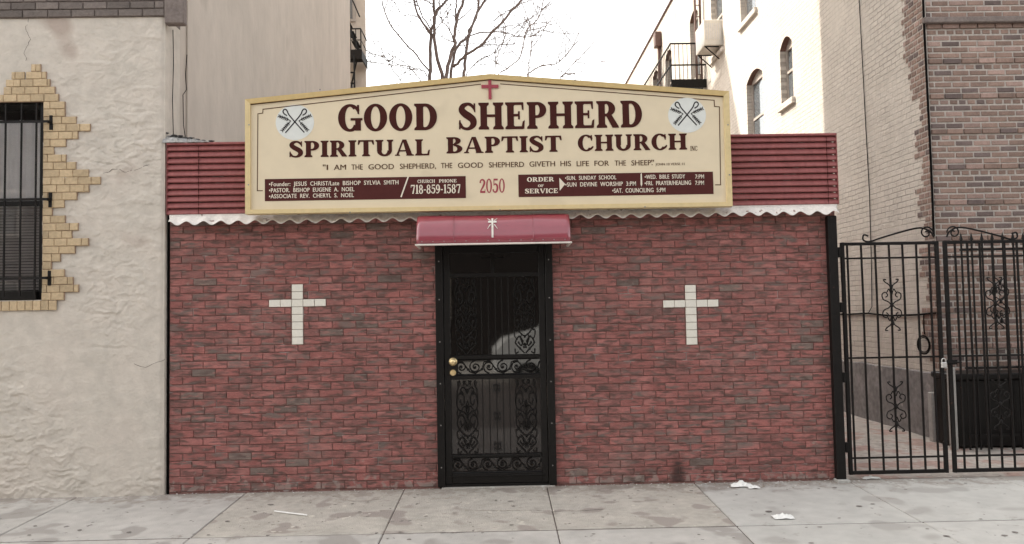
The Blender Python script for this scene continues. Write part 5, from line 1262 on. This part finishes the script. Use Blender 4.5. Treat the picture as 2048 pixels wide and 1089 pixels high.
for i in range(1100):
    if R() < .55: x = U_(XL, XR + .4); y = -abs(random.gauss(0, .06)) - .01
    elif R() < .5: x = random.gauss(XR - .9, .5); y = -abs(random.gauss(0, .12)) - .01
    else: x = U_(XR - .3, GX - .05); y = U_(-.1, 4)
    z_ = (ground_z(x, y) if y < 0 else zg(x, y) * min(1, y / .45)) + .006; s = U_(.003, .012); a_ = R() * PI
    dx, dy = math.cos(a_) * s, math.sin(a_) * s
    mb.mi = 1 if R() < .25 else 0
    mb.face([(x - dx, y - dy, z_), (x + dy * .6, y - dx * .6, z_ + s * .3), (x + dx, y + dy, z_), (x - dy * .6, y + dx * .6, z_ + s * .2)])
mb.build('debris', None, label='small dirt crumbs and leaf bits along the foot of the walls', cat='debris', kind='stuff', mats=[m_leaf, m_paper])

# ------------------------------------------------------------------ trees
def make_tree(name, label, limbs, Y0, fork, base, r0, seed, ntw, scale):
    random.seed(seed)
    t = thing(name, (at(fork[0], fork[1], Y0).x, Y0, 0), label, 'tree', 'bare winter trees behind the church')
    fk = at(fork[0], fork[1], Y0)
    mb = MB(); mb.tube([(fk.x, Y0, -.2), (fk.x + .05, Y0, fk.z * .4), (fk.x - .02, Y0, fk.z * .75), tuple(fk)], [r0 * 1.35, r0 * 1.1, r0, r0 * .9], 12); mb.build('trunk', m_bark, t)
    limb_m = MB(); tw = MB()
    def twig(p, d, L_, r_, dep):
        pts = [p]; n = 5; q = p.copy(); dd = d.copy()
        for i in range(n):
            dd = (dd + Vector((random.gauss(0, .13), random.gauss(0, .13), random.gauss(.05, .10)))).normalized(); q = q + dd * L_ / n; pts.append(q.copy())
        tw.tube(pts, [r_ * (1 - .75 * i / n) for i in range(n + 1)], 4, False)
        if dep > 0:
            for k in range(random.randint(2, 3)):
                i = random.randint(1, n - 1); a = random.choice((-1, 1)) * U_(.45, .95)
                nd = Vector((dd.x * math.cos(a) - dd.z * math.sin(a), dd.y + random.gauss(0, .3), dd.x * math.sin(a) + dd.z * math.cos(a))).normalized()
                twig(pts[i], nd, L_ * U_(.45, .75), r_ * .55, dep - 1)
    for pts, w0, w1, link in limbs:
        px = [(680 + a / 3.657, b / 3.657) for a, b in pts]; n = len(px); k = (Y0 + 7.1) / F; sl = U_(-1.6, 1.6) * scale; yo = 0 if not link else U_(-.3, .3)
        P3 = []
        for i, (a, b) in enumerate(px):
            p = at(a, b, Y0 + yo + sl * i / max(1, n - 1)); P3.append(tuple(p))
        # continue upwards beyond the frame
        e = Vector(P3[-1]); dlast = (e - Vector(P3[-2])).normalized()
        if px[-1][1] < 5:
            for q in range(3): e = e + (dlast + Vector((random.gauss(0, .15), random.gauss(0, .15), .1))) * .9; P3.append(tuple(e)); 
        c = catm(P3, 5)
        if link: c = [tuple(Vector(fk).lerp(Vector(P3[0]), q / 4)) for q in range(4)] + c
        m_ = len(c)
        rr = [max(w0 + (w1 - w0) * (i / (m_ - 1)), 1.5) * k / 2 * 1.2 for i in range(m_)]
        c = [Vector(p) + Vector((random.gauss(0, .012), random.gauss(0, .02), random.gauss(0, .012))) for p in c]
        limb_m.tube(c, rr, 7, True)
        for q in range(int(ntw * m_ / 30) + 2):
            i = random.randint(int(m_ * .25), m_ - 2); d = (c[i + 1] - c[i]).normalized(); a = random.choice((-1, 1)) * U_(.4, 1.0)
            nd = Vector((d.x * math.cos(a) - d.z * math.sin(a), random.gauss(0, .4), d.x * math.sin(a) + d.z * math.cos(a) + .1)).normalized()
            twig(c[i], nd, U_(.7, 1.8) * scale, max(.010 + Y0 * .0003, rr[i] * .42), 2)
    limb_m.build('limbs', m_bark, t, smooth=True); tw.build('twigs', m_bark, t)
    return t
limbs = [([(655, 575), (662, 400), (665, 240), (690, 150), (685, 0)], 6.5, 3.5, True), ([(750, 560), (705, 400), (690, 240), (700, 100), (780, 0)], 7, 2.5, True),
         ([(770, 560), (820, 370), (842, 335), (845, 190), (905, 0)], 7, 3.5, True), ([(845, 200), (848, 100), (850, 0)], 3, 2, False), ([(810, 560), (850, 360), (940, 260), (1000, 100), (1010, 0)], 5.5, 3.5, True),
         ([(905, 550), (925, 400), (937, 270), (975, 160), (1060, 0)], 6, 2.5, True), ([(830, 490), (920, 410), (1020, 340), (1140, 210), (1330, 0)], 5, 3, False),
         ([(660, 240), (580, 130), (540, 0)], 4, 2.5, False), ([(665, 215), (600, 110), (555, 0)], 2.5, 1.5, False), ([(655, 530), (560, 410), (430, 260), (350, 150), (310, 10)], 3, 1.2, False),
         ([(940, 265), (1040, 240), (1200, 240), (1350, 275), (1480, 220), (1560, 120)], 2.6, .8, False), ([(850, 350), (790, 200), (740, 140), (730, 0)], 2, 1, False),
         ([(640, 560), (600, 510), (500, 490), (350, 440), (300, 350)], 2.2, .8, False), ([(590, 590), (500, 490), (370, 475), (200, 450), (180, 410)], 2.0, .8, True), ([(450, 600), (380, 500), (350, 440)], 1.8, .9, True),
         ([(925, 545), (1010, 440), (1110, 400), (1200, 290), (1190, 230)], 2.2, .8, True), ([(1120, 150), (1200, 100), (1290, 50), (1400, 0)], 2, 1, False), ([(665, 240), (560, 120), (460, 110), (400, 20)], 1.6, .7, False),
         ([(840, 350), (960, 320), (1150, 330), (1280, 320)], 1.5, .6, False)]
make_tree('bare_tree', 'bare multi-stemmed tree rising behind the peak of the sign', limbs, 17, (835, 1150), None, .22, 5, 5, 1.0)
limbs2 = [([(1160, 540), (1300, 440), (1340, 330), (1360, 230), (1450, 130), (1490, 0)], 2.4, 1.0, True), ([(1370, 545), (1480, 480), (1580, 470), (1690, 360), (1750, 230)], 2.8, .9, True), ([(1610, 570), (1720, 460), (1860, 310)], 1.5, .6, True), ([(1375, 540), (1390, 420), (1400, 300), (1390, 150)], 1.6, .6, True), ([(1130, 545), (1150, 420), (1210, 250), (1180, 100)], 1.4, .6, True)]
make_tree('bare_tree', 'thin bare tree farther off, right of the larger tree', limbs2, 25, (1330, 1100), None, .2, 11, 10, 1.5)
random.seed(99)

# ------------------------------------------------------------------ street behind the viewpoint (seen in the door glass)
ob = thing('row_building', (0, -20, 0), 'dark brick row of houses across the street, mirrored in the door glass', 'building')
mb = MB(); mb.box(-26, 26, -28, -20, -.1, 9); mb.build('wall', m_opp, ob)
mb = MB(); mb.box(-26.2, 26.2, -28, -19.7, 9.001, 9.5, .05); mb.build('cornice', m_brownstone, ob)
for i in range(-8, 9):
    for z0 in (1.3, 4.4, 7.0):
        if (abs(i) > 3 and z0 > 5) or (i in (0, 1) and z0 < 4): continue
        mb = MB(); x = i * 2.9 + .6; mb.box(x - .6, x + .6, -20, -19.94, z0, z0 + 1.6); wo = mb.build('window', m_frame_l, ob)
        mb = MB(); mb.box(x - .5, x + .5, -19.938, -19.93, z0 + .08, z0 + 1.5); mb.build('pane', m_glass_d, wo)
car = thing('parked_car', (2.1, -12.2, -.27), 'tall white car parked across the street, mirrored in the door glass', 'car')
cx0 = -.25
prof = [(0, .30), (.02, .62), (.25, .78), (1.15, .92), (1.75, 1.38), (3.0, 1.42), (3.75, 1.0), (4.35, .96), (4.45, .55), (4.42, .28)]
mb = MB(); ny = 6
vs = []
for j in range(ny + 1):
    v = j / ny * 2 - 1
    for (x, z) in prof:
        narrow = (.86 if z > .95 else .97) - .12 * (z > 1.2)
        y = -12.2 + v * .87 * narrow; zz_ = z * 1.55 - .03 * v ** 4
        vs.append((cx0 + x + .12 * v * v * (1 if x < .5 else -1 if x > 4 else 0), y, zz_ - .27))
n = len(prof)
fs = [(j * n + i, j * n + i + 1, (j + 1) * n + i + 1, (j + 1) * n + i) for j in range(ny) for i in range(n - 1)] + [tuple(range(n)), tuple(ny * n + i for i in range(n))] + [(j * n, (j + 1) * n, (j + 1) * n + n - 1, j * n + n - 1) for j in range(ny)]
mb.idx(vs, fs); mb.build('body', m_car, car)
for s in (-1, 1):
    mb = MB(); mb.prism([(cx0 + 1.25, 1.20), (cx0 + 1.80, 1.74), (cx0 + 2.95, 1.76), (cx0 + 3.5, 1.24)], -12.2 + s * .70, -12.2 + s * .745); mb.build('side_window', m_glass_d, car)
    for x in (.85, 3.55):
        mb = MB(); mb.tube([(cx0 + x, -12.2 + s * .72, .05), (cx0 + x, -12.2 + s * .90, .05)], .32, 20); w_ = mb.build('wheel', m_tyre, car)
        mb = MB(); mb.tube([(cx0 + x, -12.2 + s * .901, .05), (cx0 + x, -12.2 + s * .915, .05)], .19, 12); mb.build('rim', m_steel, w_)

# ------------------------------------------------------------------ light
W = bpy.data.worlds.new('World'); S.world = W; W.use_nodes = True
nt = W.node_tree; bg = nt.nodes['Background']; sky = nt.nodes.new('ShaderNodeTexSky'); sky.sky_type = 'NISHITA'; sky.sun_disc = False
EL = math.radians(48); dirv = Vector((-7.8, 3.85, 0)).normalized()
sky.sun_elevation = EL; sky.sun_rotation = math.atan2(dirv.x, dirv.y)
sky.air_density = 1.0; sky.dust_density = 3.0; sky.ozone_density = .6
hs = nt.nodes.new('ShaderNodeHueSaturation'); hs.inputs['Saturation'].default_value = .28
tint = nt.nodes.new('ShaderNodeMix'); tint.data_type = 'RGBA'; tint.blend_type = 'MULTIPLY'; tint.inputs[0].default_value = 1; tint.inputs[7].default_value = (1.0, .972, .905, 1)
nt.links.new(sky.outputs[0], hs.inputs['Color']); nt.links.new(hs.outputs[0], tint.inputs[6]); nt.links.new(tint.outputs[2], bg.inputs['Color']); bg.inputs['Strength'].default_value = .15
sd = bpy.data.lights.new('sun', 'SUN'); sd.energy = 2.0; sd.angle = math.radians(.5); sd.color = (1, .93, .82)
so = bpy.data.objects.new('sun', sd); COL.objects.link(so)
ls = Vector((dirv.x * math.cos(EL), dirv.y * math.cos(EL), math.sin(EL))); so.rotation_euler = ls.to_track_quat('Z', 'Y').to_euler(); so.location = (0, 0, 30)
vs_ = S.view_settings; S.display_settings.display_device = 'sRGB'; vs_.view_transform = 'Standard'; vs_.look = 'None'; vs_.gamma = 1; vs_.exposure = 1.9
S.render.engine = 'CYCLES'
S.render.resolution_x = 1024; S.render.resolution_y = 544
